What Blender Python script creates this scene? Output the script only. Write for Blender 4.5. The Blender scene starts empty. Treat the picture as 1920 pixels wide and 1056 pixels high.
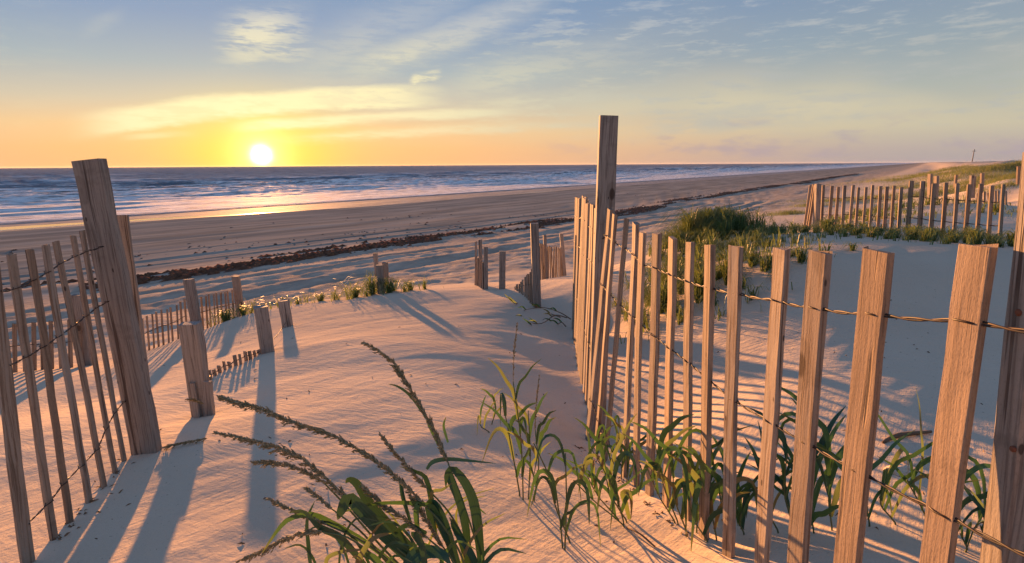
import bpy, math, random
import numpy as np
from mathutils import Vector, Matrix

SC = bpy.context.scene
COL = SC.collection
RAD = math.radians

# ------------------------------------------------------------------ camera
W, H, F = 1920.0, 1056.0, 1050.0          # photograph size and focal length in its pixels
CAM_Z = 4.0                               # metres above the sea
PITCH = math.atan((528 - 309) / F)
ROLL = RAD(0.34)
cp, sp_ = math.cos(PITCH), math.sin(PITCH)
RIGHT = Vector((1, 0, 0)); FWD = Vector((0, cp, -sp_)); UP = Vector((0, sp_, cp))
cr, sr = math.cos(ROLL), math.sin(ROLL)
camd = bpy.data.cameras.new('camera')
camd.sensor_width = 36.0
camd.lens = 36.0 * F / W
camd.clip_start = 0.02
camd.clip_end = 90000
cam = bpy.data.objects.new('camera', camd)
COL.objects.link(cam)
rc = RIGHT * cr - UP * sr
uc = RIGHT * sr + UP * cr
cam.matrix_world = Matrix(((rc.x, uc.x, -FWD.x, 0), (rc.y, uc.y, -FWD.y, 0), (rc.z, uc.z, -FWD.z, CAM_Z), (0, 0, 0, 1)))
SC.camera = cam

def ray(px, py):
    u, v = px - 960.0, py - 528.0
    a, b = u * cr - v * sr, u * sr + v * cr
    return RIGHT * (a / F) - UP * (b / F) + FWD
def at(px, py, Y):
    r = ray(px, py)
    return Vector((0, 0, CAM_Z)) + r * (Y / r.y)
def azel(px, py):
    r = ray(px, py).normalized()
    return math.degrees(math.atan2(r.x, r.y)), math.degrees(math.asin(r.z))

# ------------------------------------------------------------------ exposure and light
EXPO = 2.7
SC.view_settings.view_transform = 'Standard'
SC.view_settings.look = 'None'
SC.view_settings.exposure = EXPO
SC.view_settings.gamma = 1.0
SC.view_settings.use_curve_mapping = False
SC.cycles.use_denoising = True
SC.cycles.max_bounces = 3
SC.cycles.diffuse_bounces = 1
SC.cycles.sample_clamp_indirect = 6.0
SUN_AZ, SUN_EL = azel(490, 290)
LAMP_EL = 2.2
sund = bpy.data.lights.new('sun', 'SUN')
sund.energy = 2.8
sund.angle = RAD(0.7)
sund.color = (1.0, 0.435, 0.15)
sun = bpy.data.objects.new('sun', sund)
COL.objects.link(sun)
def dirvec(az, el):
    a, e = RAD(az), RAD(el)
    return Vector((math.sin(a) * math.cos(e), math.cos(a) * math.cos(e), math.sin(e)))
sun.rotation_euler = dirvec(SUN_AZ, LAMP_EL).to_track_quat('Z', 'Y').to_euler()
sun.location = (-20, 46, 12)

# ------------------------------------------------------------------ node expressions
def lin(c):
    c = c / 255.0
    return c / 12.92 if c <= 0.04045 else ((c + 0.055) / 1.055) ** 2.4
def rgb(r, g, b):
    return (lin(r), lin(g), lin(b), 1.0)
class X:
    """a node socket with arithmetic"""
    nt = None
    def __init__(s, sock): s.s = sock
    @staticmethod
    def m(op, *a, clamp=False):
        n = X.nt.nodes.new('ShaderNodeMath'); n.operation = op; n.use_clamp = clamp
        for i, v in enumerate(a):
            if isinstance(v, X): X.nt.links.new(v.s, n.inputs[i])
            else: n.inputs[i].default_value = v
        return X(n.outputs[0])
    def __add__(s, o): return X.m('ADD', s, o)
    __radd__ = __add__
    def __sub__(s, o): return X.m('SUBTRACT', s, o)
    def __rsub__(s, o): return X.m('SUBTRACT', o, s)
    def __mul__(s, o): return X.m('MULTIPLY', s, o)
    __rmul__ = __mul__
    def __truediv__(s, o): return X.m('DIVIDE', s, o)
def xmax(a, b): return X.m('MAXIMUM', a, b)
def xmin(a, b): return X.m('MINIMUM', a, b)
def xabs(a): return X.m('ABSOLUTE', a)
def xexp(a): return X.m('EXPONENT', a)
def xpow(a, b): return X.m('POWER', a, b)
def xsin(a): return X.m('SINE', a)
def sstep(v, a, b, o0=0.0, o1=1.0):
    n = X.nt.nodes.new('ShaderNodeMapRange'); n.interpolation_type = 'SMOOTHSTEP'
    X.nt.links.new(v.s, n.inputs[0])
    for i, q in enumerate((a, b, o0, o1)): n.inputs[1 + i].default_value = q
    return X(n.outputs[0])
def vec(x, y, z=0.0):
    n = X.nt.nodes.new('ShaderNodeCombineXYZ')
    for i, v in enumerate((x, y, z)):
        if isinstance(v, X): X.nt.links.new(v.s, n.inputs[i])
        else: n.inputs[i].default_value = v
    return X(n.outputs[0])
def sep(v):
    n = X.nt.nodes.new('ShaderNodeSeparateXYZ'); X.nt.links.new(v.s, n.inputs[0])
    return X(n.outputs[0]), X(n.outputs[1]), X(n.outputs[2])
def noise(v, scale, detail=4.0, rough=0.5, dist=0.0, color=False):
    n = X.nt.nodes.new('ShaderNodeTexNoise')
    X.nt.links.new(v.s, n.inputs['Vector'])
    n.inputs['Scale'].default_value = scale; n.inputs['Detail'].default_value = detail
    n.inputs['Roughness'].default_value = rough; n.inputs['Distortion'].default_value = dist
    return X(n.outputs['Color' if color else 'Fac'])
def voro(v, scale, feat='F1', rnd=1.0):
    n = X.nt.nodes.new('ShaderNodeTexVoronoi'); n.feature = feat
    X.nt.links.new(v.s, n.inputs['Vector']); n.inputs['Scale'].default_value = scale
    n.inputs['Randomness'].default_value = rnd
    return X(n.outputs['Distance'])
def mix(f, a, b, mode='MIX'):
    n = X.nt.nodes.new('ShaderNodeMix'); n.data_type = 'RGBA'; n.blend_type = mode
    for v, i in ((f, 0), (a, 6), (b, 7)):
        if isinstance(v, X): X.nt.links.new(v.s, n.inputs[i])
        else: n.inputs[i].default_value = v
    return X(n.outputs[2])
def ramp(f, stops, interp='LINEAR'):
    n = X.nt.nodes.new('ShaderNodeValToRGB'); n.color_ramp.interpolation = interp
    el = n.color_ramp.elements
    while len(el) < len(stops): el.new(0.5)
    for e, (p, c) in zip(el, stops): e.position = p; e.color = c
    X.nt.links.new(f.s, n.inputs[0])
    return X(n.outputs[0])
def bump(h, strength, distance, normal=None):
    n = X.nt.nodes.new('ShaderNodeBump')
    n.inputs['Strength'].default_value = strength; n.inputs['Distance'].default_value = distance
    X.nt.links.new(h.s, n.inputs['Height'])
    if normal: X.nt.links.new(normal.s, n.inputs['Normal'])
    return X(n.outputs[0])

# ------------------------------------------------------------------ sky
world = bpy.data.worlds.new('World'); SC.world = world; world.use_nodes = True
nt = world.node_tree; nt.nodes.clear(); X.nt = nt
tc = nt.nodes.new('ShaderNodeTexCoord')
D = X(tc.outputs['Generated'])
dx, dy, dz = sep(D)
EL = X.m('ARCSINE', xmin(xmax(dz, -0.9999), 0.9999)) * 57.29578
AZ = X.m('ARCTAN2', dx, dy) * 57.29578
sd = dirvec(SUN_AZ, SUN_EL)
cosang = dx * sd.x + dy * sd.y + dz * sd.z
ANG = X.m('ARCCOSINE', xmin(xmax(cosang, -1.0), 1.0)) * 57.29578
elp = xmax(EL, 0.0)
ef = xpow(elp / 90.0, 0.5)                # 0..1, denser near the horizon
def es(deg): return (deg / 90.0) ** 0.5
sunside = ramp(ef, [(0.0, rgb(250, 184, 124)), (es(1.6), rgb(250, 191, 130)), (es(3.5), rgb(240, 198, 146)), (es(5.5), rgb(208, 194, 170)),
                    (es(8.5), rgb(166, 177, 182)), (es(12.5), rgb(134, 156, 186)), (es(17), rgb(118, 147, 182)), (es(35), rgb(104, 134, 182)), (1.0, rgb(82, 112, 168))])
farside = ramp(ef, [(0.0, rgb(160, 152, 158)), (es(1.2), rgb(182, 168, 160)), (es(3.0), rgb(196, 186, 162)), (es(6), rgb(172, 176, 168)),
                    (es(10), rgb(146, 160, 170)), (es(15), rgb(124, 144, 170)), (es(25), rgb(112, 138, 176)), (es(40), rgb(100, 128, 176)), (1.0, rgb(82, 112, 168))])
# azimuth distance from the sun (wraps), 0 near .. 1 far
azd = xabs(AZ - SUN_AZ)
azd = xmin(azd, 360.0 - azd)
faz = sstep(azd, 8.0, 62.0)
base = mix(faz, sunside, farside)
# slight green-blue cast low at the side of the sun, as the air shows it
# ---- cirrus veil and streaks
NA = noise(vec(AZ * 0.16, EL * 0.50, 3.1), 1.0, 5.0, 0.62)      # shape of the cloud edges
NB = noise(vec(AZ * 0.30 + NA * 0.8, EL * 1.55 + NA * 0.6, 7.7), 1.0, 7.0, 0.66)  # streaks inside them
AZ2 = AZ * AZ
NN = (NA - 0.5) + (NB - 0.5) * 0.7
_tx = {}
def texf(tex):
    if tex not in _tx: _tx[tex] = sstep(NB, 0.38, 0.57, 1.0 - tex, 1.0)
    return _tx[tex]
def curve_el(p):            # parabola through three (az, el) points -> node expression in AZ
    a = np.array([[q[0] ** 2, q[0], 1] for q in p]); b = np.array([q[1] for q in p])
    c = np.linalg.solve(a, b)
    return AZ2 * float(c[0]) + X.m('MULTIPLY_ADD', AZ, float(c[1]), float(c[2]))
def band(pts, w, soft, a0, a1, amp, ns, seed, edge=3.0, tex=0.5):
    """soft cloud band along the arc through three photo points, w degrees half width"""
    p = [azel(*q) for q in pts]
    off = EL - curve_el(p) + NN * amp
    m = sstep(xabs(off), w * (1 - soft), w * (1 + soft), 1.0, 0.0)
    ends = sstep(AZ, azel(a0, 200)[0] - edge * 0.3, azel(a0, 200)[0] + edge) * sstep(AZ, azel(a1, 200)[0] - edge * 1.6, azel(a1, 200)[0] + edge * 0.4, 1.0, 0.0)
    return m * ends * texf(tex)
cl = band([(135, 240), (470, 196), (860, 182)], 1.0, 0.38, 135, 850, 1.1, 0.16, 1.0, 4.0, 0.3)
cl = xmax(cl, band([(430, 240), (690, 222), (960, 210)], 0.42, 0.7, 430, 1010, 0.7, 0.2, 11.0, 4.0, 0.3) * 0.9)
cl = xmax(cl, band([(220, 259), (300, 254), (350, 252)], 0.22, 0.8, 215, 360, 0.4, 0.25, 21.0, 2.0, 0.3) * 0.45)
cl = xmax(cl, band([(520, 264), (860, 243), (1200, 236)], 0.40, 0.9, 520, 1230, 0.9, 0.2, 31.0, 6.0, 0.5) * 0.6)
cl = xmax(cl, band([(420, 72), (500, 58), (600, 44)], 1.5, 0.8, 418, 596, 2.4, 0.28, 41.0, 2.5, 0.9) * 0.85)
cl = xmax(cl, band([(410, 104), (500, 94), (610, 88)], 0.9, 0.9, 415, 620, 1.6, 0.3, 45.0, 3.0, 0.9) * 0.55)
cl = xmax(cl, band([(700, 112), (860, 62), (1040, -18)], 1.2, 0.95, 640, 1100, 1.7, 0.13, 51.0, 6.0, 0.4) * 0.62)
cl = xmax(cl, band([(560, 120), (760, 30), (900, -40)], 1.9, 0.95, 560, 960, 2.2, 0.1, 57.0, 6.0, 0.5) * 0.30)
cl = xmax(cl, band([(180, 50), (225, 28), (250, 10)], 0.5, 0.95, 175, 255, 0.9, 0.2, 61.0, 2.0, 0.5) * 0.40)
cl = xmax(cl, band([(770, 156), (800, 145), (832, 134)], 0.45, 0.6, 768, 832, 2.0, 0.6, 71.0, 0.6, 0.8) * 0.8)
cl = xmax(cl, band([(850, 160), (1000, 128), (1180, 100)], 1.5, 0.95, 830, 1300, 1.8, 0.12, 81.0, 7.0, 0.5) * 0.55)
cl = xmax(cl, band([(900, 76), (980, 70), (1060, 42)], 0.3, 0.9, 910, 1070, 0.8, 0.2, 85.0, 3.0, 0.6) * 0.35)
cl = xmax(cl, band([(860, 200), (1020, 186), (1180, 175)], 0.6, 0.95, 840, 1250, 1.2, 0.2, 91.0, 7.0, 0.7) * 0.55)
cl = xmax(cl, band([(1240, 225), (1480, 196), (1800, 178)], 0.55, 0.95, 1240, 1830, 1.0, 0.2, 91.0, 7.0, 0.8) * 0.55)
cl = xmax(cl, band([(1180, 250), (1420, 222), (1650, 215)], 0.8, 0.95, 1150, 1700, 1.2, 0.16, 95.0, 9.0, 0.8) * 0.66)
cl = xmax(cl, band([(1600, 130), (1760, 124), (1940, 112)], 0.5, 0.95, 1580, 2050, 1.0, 0.15, 99.0, 6.0, 0.7) * 0.35)
# free streaks elsewhere
fs = sstep(NB, 0.47, 0.68) * sstep(EL, 1.5, 5.0) * sstep(azd, 10.0, 34.0) * sstep(EL, 10.0, 15.0, 0.72, 0.40)
cl = xmax(cl, fs)
veil = sstep(noise(vec(AZ * 0.045, EL * 0.11, 13.0), 1.0, 2.0, 0.55), 0.36, 0.66) * sstep(AZ, -8.0, 22.0) * sstep(EL, 2.0, 6.0) * sstep(EL, 13.5, 24.0, 1.0, 0.35)
cl = X.m('MULTIPLY', cl, 1.0, clamp=True)
near = sstep(ANG, 3.0, 46.0, 1.0, 0.0)
ccol = mix(near, rgb(176, 178, 174), rgb(255, 240, 186))
ccol = mix(sstep(EL, 8.0, 15.0) * 0.72, ccol, rgb(196, 198, 204))
vcol = mix(sstep(EL, 4.0, 11.0), rgb(222, 206, 168), rgb(146, 158, 170))
sky = mix(veil * 0.8, base, vcol)
ex, ey = (AZ - SUN_AZ) / 1.7, EL - SUN_EL
sky = mix(xexp((ex * ex + ey * ey) * -0.075) * 0.92, sky, (1.0, 0.83, 0.075, 1.0))
sky = mix(xexp(ANG * -0.11) * 0.10, sky, (1.0, 0.66, 0.20, 1.0))
sky = mix(cl * 0.95, sky, ccol)
# dim violet cloud bars low on the right
lowb = sstep(NA, 0.50, 0.66) * sstep(EL, 0.2, 0.8) * sstep(EL, 2.6, 4.4, 1.0, 0.0) * sstep(azd, 18.0, 45.0)
sky = mix(lowb * 0.55, sky, rgb(168, 154, 166))
# ---- glow round the sun, and its disc
def addc(a, f, col):
    n = nt.nodes.new('ShaderNodeVectorMath'); n.operation = 'MULTIPLY_ADD'
    nt.links.new(vec(f, f, f).s, n.inputs[0]); n.inputs[1].default_value = col
    nt.links.new(a.s, n.inputs[2])
    return X(n.outputs[0])
sky = addc(sky, xexp(ANG * ANG * -0.20), (0.50, 0.52, 0.30))
sky = addc(sky, xexp(ANG * ANG * -2.7 + (NB - 0.5) * 2.0), (6.5, 6.1, 5.2))
# a share of the physical sky keeps the dome's light natural away from the frame
nis = nt.nodes.new('ShaderNodeTexSky'); nis.sky_type = 'NISHITA'; nis.sun_disc = False
nis.sun_elevation = RAD(LAMP_EL); nis.sun_rotation = RAD(SUN_AZ)
nis.altitude = 0; nis.air_density = 1.0; nis.dust_density = 1.5; nis.ozone_density = 1.5
nmul = nt.nodes.new('ShaderNodeVectorMath'); nmul.operation = 'MULTIPLY'
nt.links.new(nis.outputs[0], nmul.inputs[0]); nmul.inputs[1].default_value = (0.04, 0.05, 0.06)
nmx = mix(0.12, sky, X(nmul.outputs[0]))
bg = nt.nodes.new('ShaderNodeBackground'); bg.inputs['Strength'].default_value = 2.0 ** -EXPO * 1.2
nt.links.new(nmx.s, bg.inputs['Color'])
wo = nt.nodes.new('ShaderNodeOutputWorld'); nt.links.new(bg.outputs[0], wo.inputs[0])
world.cycles.sampling_method = 'MANUAL'
world.cycles.sample_map_resolution = 512

# ------------------------------------------------------------------ helpers for objects
def new_mat(name):
    m = bpy.data.materials.new(name); m.use_nodes = True
    X.nt = m.node_tree
    b = m.node_tree.nodes['Principled BSDF']
    return m, b
def put(sock, v):
    if isinstance(v, X): X.nt.links.new(v.s, sock)
    else: sock.default_value = v
def mesh_obj(name, verts, faces, mat, parent=None, loc=(0, 0, 0), smooth=False, quat=None):
    me = bpy.data.meshes.new(name)
    me.from_pydata([tuple(v) for v in verts], [], faces)
    if smooth: me.polygons.foreach_set('use_smooth', [True] * len(me.polygons))
    if mat: me.materials.append(mat)
    o = bpy.data.objects.new(name, me); COL.objects.link(o)
    o.location = loc
    if quat: o.rotation_mode = 'QUATERNION'; o.rotation_quaternion = quat
    if parent: o.parent = parent
    return o
def grid_obj(name, P, mat, flip=False):
    """P: (rows, cols, 3) numpy"""
    r, c = P.shape[:2]
    me = bpy.data.meshes.new(name)
    me.vertices.add(r * c); me.vertices.foreach_set('co', P.reshape(-1).astype(np.float32))
    i = (np.arange(r - 1)[:, None] * c + np.arange(c - 1)[None, :]).reshape(-1)
    q = np.stack([i, i + 1, i + c + 1, i + c] if not flip else [i, i + c, i + c + 1, i + 1], 1).astype(np.int32)
    n = len(q)
    me.loops.add(n * 4); me.loops.foreach_set('vertex_index', q.reshape(-1))
    me.polygons.add(n); me.polygons.foreach_set('loop_start', np.arange(0, n * 4, 4, dtype=np.int32))
    me.polygons.foreach_set('loop_total', np.full(n, 4, np.int32))
    me.polygons.foreach_set('use_smooth', np.ones(n, bool))
    me.update(calc_edges=True)
    me.materials.append(mat)
    o = bpy.data.objects.new(name, me); COL.objects.link(o)
    return o
def tag(o, label=None, cat=None, group=None, kind=None):
    if label: o['label'] = label
    if cat: o['category'] = cat
    if group: o['group'] = group
    if kind: o['kind'] = kind
    return o
def thing(name, loc, label, cat, group=None):
    o = bpy.data.objects.new(name, None); COL.objects.link(o)
    o.location = loc; o.empty_display_size = 0.1
    return tag(o, label, cat, group)

# numpy noise
_rs = np.random.RandomState(5)
_TAB = _rs.rand(256, 256)
def vnoise(x, y):
    xi = np.floor(x).astype(int); yi = np.floor(y).astype(int)
    fx = x - xi; fy = y - yi
    fx = fx * fx * fx * (fx * (fx * 6 - 15) + 10); fy = fy * fy * fy * (fy * (fy * 6 - 15) + 10)
    a = _TAB[xi & 255, yi & 255]; b = _TAB[(xi + 1) & 255, yi & 255]
    c = _TAB[xi & 255, (yi + 1) & 255]; d = _TAB[(xi + 1) & 255, (yi + 1) & 255]
    return (a + (b - a) * fx) * (1 - fy) + (c + (d - c) * fx) * fy - 0.5
def fbm(x, y, o=4, g=0.5):
    s = 0; a = 1.0
    for k in range(o):
        s = s + a * vnoise(x + 17.3 * k, y - 9.1 * k); x = x * 2.03; y = y * 2.03; a *= g
    return s
def smooth(x, a, b):
    t = np.clip((x - a) / (b - a), 0, 1); return t * t * (3 - 2 * t)

# ------------------------------------------------------------------ the shore
SH = CAM_Z * 16.3
TX, TY = 0.590, 0.808              # along the shore
def shore(x, y):                   # distance inland from the water's edge, distance along it
    return (x + SH) * TY - y * TX, (x + SH) * TX + y * TY
PROF = np.array([(-400, -4), (-60, -1.8), (-14, -0.42), (0, 0.0), (9, 0.235), (13, 0.33), (24, 0.72), (35, 1.16), (38, 1.34), (44, 1.88), (46.5, 2.08),
                 (48.5, 2.52), (50.5, 2.98), (53, 3.34), (56, 3.72), (60, 3.9), (70, 4.0), (120, 4.0), (6000, 4.0)], float)
def base_z(x, y):
    d, t = shore(x, y)
    wob = fbm(t / 9.0, d / 9.0 + 3.3, 3) * 2.6 * smooth(d, 40, 47) + fbm(t / 60.0, 8.8 + d * 0, 2) * 3.0
    dd = d + wob - 6.5 * smooth(t, 43, 78)
    z = np.interp(dd, PROF[:, 0], PROF[:, 1])
    hum = fbm(t / 7.0 + 4, d / 5.0, 4)
    z = z + hum * 0.6 * smooth(d, 48, 54) * smooth(np.hypot(x, y), 6, 18)
    return z
CTRL = [  # photo x, y, metres ahead
    (45, 1056, 1.10), (100, 1008, 1.20), (163, 942, 1.39), (232, 862, 1.65), (285, 842, 1.71),
    (450, 1056, 1.10), (700, 1056, 1.10), (950, 1056, 1.10), (1180, 1056, 1.12), (1330, 1056, 1.14), (1500, 1056, 1.03),
    (430, 950, 1.36), (650, 950, 1.36), (600, 850, 1.68), (850, 900, 1.52), (900, 850, 1.72), (1050, 920, 1.52),
    (372, 782, 2.15), (300, 790, 2.06), (470, 770, 2.12), (497, 660, 3.15), (450, 690, 2.85), (535, 612, 4.1), (600, 700, 2.62), (640, 620, 3.65),
    (560, 575, 5.0), (450, 594, 4.9), (720, 553, 5.3), (650, 562, 5.3), (820, 545, 5.4), (930, 553, 5.2), (1000, 574, 4.7), (1060, 520, 5.9), (960, 600, 4.2),
    (700, 700, 2.56), (820, 650, 3.08), (880, 750, 2.24), (985, 690, 2.96), (1045, 700, 3.04), (1045, 640, 3.75), (1040, 780, 2.3),
    (1323, 1010, 1.30), (1288, 970, 1.415), (1249, 946, 1.52), (1192, 916, 1.74), (1133, 860, 1.99), (1085, 818, 2.36), (1078, 690, 3.3), (1077, 640, 4.1),
    (1600, 1000, 1.17), (1850, 1020, 1.12), (1700, 900, 1.42), (1500, 900, 1.5), (1700, 800, 1.78), (1850, 800, 1.75), (1700, 735, 2.03), (1860, 720, 2.05), (1450, 780, 1.95), (1300, 800, 2.08), (1300, 700, 2.7), (1200, 700, 2.9),
    (1650, 600, 2.6), (1850, 600, 2.5), (1650, 478, 3.25), (1500, 490, 3.3), (1820, 478, 3.1), (1350, 600, 3.2), (1350, 490, 4.0), (1450, 462, 4.1), (1270, 530, 4.2),
    (1870, 458, 3.85), (1700, 440, 4.5), (1510, 432, 5.7), (1415, 447, 5.4), (1330, 440, 5.2), (1240, 470, 5.6),
    (1700, 402, 5.7), (1880, 395, 5.6), (1800, 372, 7.2), (1560, 420, 6.6),
    (200, 750, 2.75), (60, 800, 2.05), (60, 900, 1.57), (30, 700, 3.7), (150, 690, 3.95), (300, 652, 4.5), (390, 615, 5.1), (340, 670, 3.7), (240, 690, 3.5),
    (100, 600, 6.8), (300, 560, 8.3), (600, 535, 9.0), (900, 520, 9.5), (0, 630, 5.4), (1180, 460, 10.5),
]
CP = np.array([tuple(at(*c)) for c in CTRL])
anch = [(9.5 * math.sin(a), 9.5 * math.cos(a)) for a in np.linspace(-1.5, 1.6, 12)] + [(-2.2, 0.3), (-4.5, 1.0), (-6, 4.5), (0, -2), (3, -1.5), (-3, -1.5), (2.4, 0.8), (5, 3)]
near_z = {(-2.2, 0.3): 3.16, (-4.5, 1.0): 2.9, (0, -2): 3.35, (3, -1.5): 3.45, (-3, -1.5): 3.3, (2.4, 0.8): 3.28, (5, 3): 3.55, (-6, 4.5): 2.25}
AP = np.array([(a[0], a[1], near_z.get(a, float(base_z(np.array(a[0]), np.array(a[1]))))) for a in anch])
AL = np.vstack([CP, AP])
def _phi(r): return np.where(r > 1e-9, r * r * np.log(r + 1e-12), 0.0)
_n = len(AL)
_res = AL[:, 2] - base_z(AL[:, 0], AL[:, 1])
_K = _phi(np.hypot(AL[:, 0][:, None] - AL[:, 0][None], AL[:, 1][:, None] - AL[:, 1][None])) + np.eye(_n) * 0.02
_A = np.zeros((_n + 3, _n + 3)); _A[:_n, :_n] = _K
_A[:_n, _n] = 1; _A[:_n, _n + 1:] = AL[:, :2]; _A[_n:, :_n] = _A[:_n, _n:].T
_w = np.linalg.solve(_A, np.concatenate([_res, np.zeros(3)]))
def height(x, y):
    x = np.asarray(x, float); y = np.asarray(y, float)
    sh = x.shape; x = x.reshape(-1); y = y.reshape(-1)
    d, t = shore(x, y)
    z = base_z(x, y)
    r = np.hypot(x, y)
    nearm = r < 11
    if nearm.any():
        xs, ys = x[nearm], y[nearm]
        v = _w[_n] + _w[_n + 1] * xs + _w[_n + 2] * ys
        for i in range(_n):
            v += _w[i] * _phi(np.hypot(xs - AL[i, 0], ys - AL[i, 1]))
        z[nearm] += v * (1 - smooth(r[nearm], 8.0, 10.8))
    dune = smooth(d, 44, 48)
    # wind-worked undulation on the dune, kept small close to the camera
    z += dune * (fbm(x * 1.1 + 5, y * 1.1, 3) * 0.014 + fbm((x * 0.8 + y * 0.6) * 1.7, (y * 0.8 - x * 0.6) * 5.0 + 7, 3) * 0.006) * smooth(r, 0.6, 2.0)
    z += dune * fbm((x * 0.9 + y * 0.45) * 4.0 + 31, (y * 0.9 - x * 0.45) * 11.0, 3) * 0.003
    # trampled back beach
    foot = smooth(d, 38.5, 41) * (1 - smooth(d, 46, 48.5))
    z += foot * (fbm(x * 1.9, y * 1.9, 4, 0.7) * 0.034 + np.minimum(fbm(x * 3.6 + 3, y * 3.6, 2), 0) * 0.04)
    # tyre tracks along the shore
    trk = 0
    for c, wdt, dep in ((33.0, .22, .035), (34.6, .22, .03), (40.0, .3, .05), (41.7, .3, .045), (30.2, .2, .02), (43.2, .35, .05)):
        cc = c + fbm(t / 25.0 + c, t * 0 + c, 2) * 1.2
        trk = trk - dep * np.exp(-((d - cc) / wdt) ** 2) + dep * 0.6 * np.exp(-((np.abs(d - cc) - wdt * 1.7) / (wdt * .7)) ** 2)
    z += trk
    z += fbm(t / 9.0, d / 2.2, 3) * 0.05 * smooth(d, 12, 26) * (1 - dune)
    # berm under the wrack line
    z += 0.06 * np.exp(-((d - 36.9 - fbm(t / 12.0, t * 0 + 2.0, 2) * 1.5) / .8) ** 2)
    return z.reshape(sh)
def hz(x, y): return float(height(np.array([x]), np.array([y]))[0])
def ground_at(px, py, y0=0.5, y1=40.0):
    """first meeting of the line of sight through a photo point with the sand"""
    ys = np.exp(np.linspace(math.log(y0), math.log(y1), 700))
    r = ray(px, py)
    xs = r.x / r.y * ys; zs = CAM_Z + r.z / r.y * ys
    g = height(xs, ys)
    k = np.argmax(zs < g)
    return Vector((xs[k], ys[k], g[k]))

# sand material
mat_sand, bs = new_mat('sand')
geo = X.nt.nodes.new('ShaderNodeNewGeometry'); P = X(geo.outputs['Position'])
px_, py_, pz_ = sep(P)
dS = (px_ + SH) * TY - py_ * TX
tS = (px_ + SH) * TX + py_ * TY
big = noise(P, 0.35, 4.0, 0.55)
med = noise(P, 3.0, 5.0, 0.6)
fine = noise(P, 420.0, 3.0, 0.7)
dry = mix(med, (0.56, 0.465, 0.34, 1), (0.66, 0.56, 0.42, 1))
dry = mix(sstep(fine, 0.30, 0.44, 1.0, 0.0) * 0.5, dry, (0.22, 0.165, 0.125, 1))
dry = mix(sstep(fine, 0.60, 0.72) * 0.4, dry, (0.80, 0.74, 0.66, 1))
dry = mix(sstep(big, 0.35, 0.65) * 0.35, dry, (0.44, 0.35, 0.26, 1))
spk = sstep(noise(P, 95.0, 2.0, 0.5), 0.70, 0.74)
dry = mix(spk * 0.5, dry, (0.12, 0.09, 0.07, 1))
streak = noise(vec(tS * 0.09, dS * 0.5, 0.0), 1.0, 5.0, 0.68)
streak2 = noise(vec(tS * 0.02, dS * 0.22, 4.0), 1.0, 4.0, 0.6)
damp = mix(sstep(streak, 0.36, 0.64), (0.205, 0.200, 0.172, 1), (0.35, 0.332, 0.28, 1))
damp = mix(sstep(streak2, 0.52, 0.66) * 0.5, damp, (0.34, 0.30, 0.25, 1))
edge = dS + (streak - 0.5) * 8.0 + (big - 0.5) * 3.0
fd = sstep(edge, 31.0, 37.5)
wd = dS + (noise(vec(tS * 0.06, 0.0, 2.0), 1.0, 3.0) - 0.5) * 5.0
wetf = sstep(wd, 5.0, 7.5, 1.0, 0.0)
old = mix(sstep(noise(vec(tS * 0.5, dS * 1.4, 0.0), 1.0, 5.0, 0.7), 0.35, 0.68), (0.31, 0.262, 0.205, 1), (0.53, 0.45, 0.345, 1))
dry = mix(sstep(dS, 45.0, 48.0), old, dry)
col = mix(fd, damp, dry)
col = mix(wetf, col, (0.10, 0.085, 0.075, 1))
put(bs.inputs['Base Color'], col)
rough = 0.95 - sstep(edge, 10.0, 24.0, 1.0, 0.0) * 0.10
rough = rough * (1.0 - wetf) + wetf * 0.05
put(bs.inputs['Roughness'], rough)
put(bs.inputs['Specular IOR Level'], wetf * 0.55)
# wind ripples: short crests across the wind, patchy, plus grain
ua = px_ * 0.42 + py_ * 0.91; ub = px_ * 0.91 - py_ * 0.42
wrp = noise(P, 2.2, 3.0, 0.5)
rip = noise(vec(ub * 9.0, (ua + wrp * 0.22) * 44.0, pz_ * 3.0), 1.0, 3.0, 0.55)
rip2 = noise(vec(ub * 3.0, (ua + wrp * 0.3) * 12.0, 5.0), 1.0, 3.0, 0.55)
va = px_ * 0.62 + py_ * 0.78; vb = px_ * 0.78 - py_ * 0.62
scour = noise(vec(va * 3.0, vb * 26.0, 1.0), 1.0, 4.0, 0.6)
patch = sstep(noise(P, 0.9, 2.0), 0.38, 0.62)
lump = noise(P, 38.0, 4.0, 0.65)
near_d = sstep(dS, 45.0, 47.5)
hgt = (rip * patch * 0.0060 + rip2 * 0.0048 + scour * (1.0 - patch) * 0.0062 + lump * 0.0034) * near_d + fine * 0.0008 * (1.0 - wetf) + noise(P, 6.0, 5.0, 0.65) * 0.028 * (1.0 - near_d) * sstep(dS, 36.0, 40.0) + noise(vec(tS * 0.8, dS * 4.0, 0.0), 1.0, 4.0, 0.6) * 0.010 * (1.0 - near_d) * (1.0 - wetf)
put(bs.inputs['Normal'], bump(hgt, 0.8, 1.0))

# sand sheet: rings about the camera's foot, one sheet out past the horizon
rings = [0.02]
r = 0.25
while r < 6: rings.append(r); r *= 1.0065
while r < 45: rings.append(r); r *= 1.0095
while r < 5200: rings.append(r); r *= 1.06
ang = np.concatenate([np.linspace(-math.pi, -RAD(66), 44)[:-1], np.linspace(-RAD(66), RAD(66), 440), np.linspace(RAD(66), math.pi, 44)[1:]])
R_, A_ = np.meshgrid(np.array(rings), ang, indexing='ij')
GX, GY = R_ * np.sin(A_), R_ * np.cos(A_) - 0.35
GZ = height(GX, GY)
sand = grid_obj('sand', np.stack([GX, GY, GZ], -1), mat_sand, flip=True)
tag(sand, kind='structure')

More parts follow.
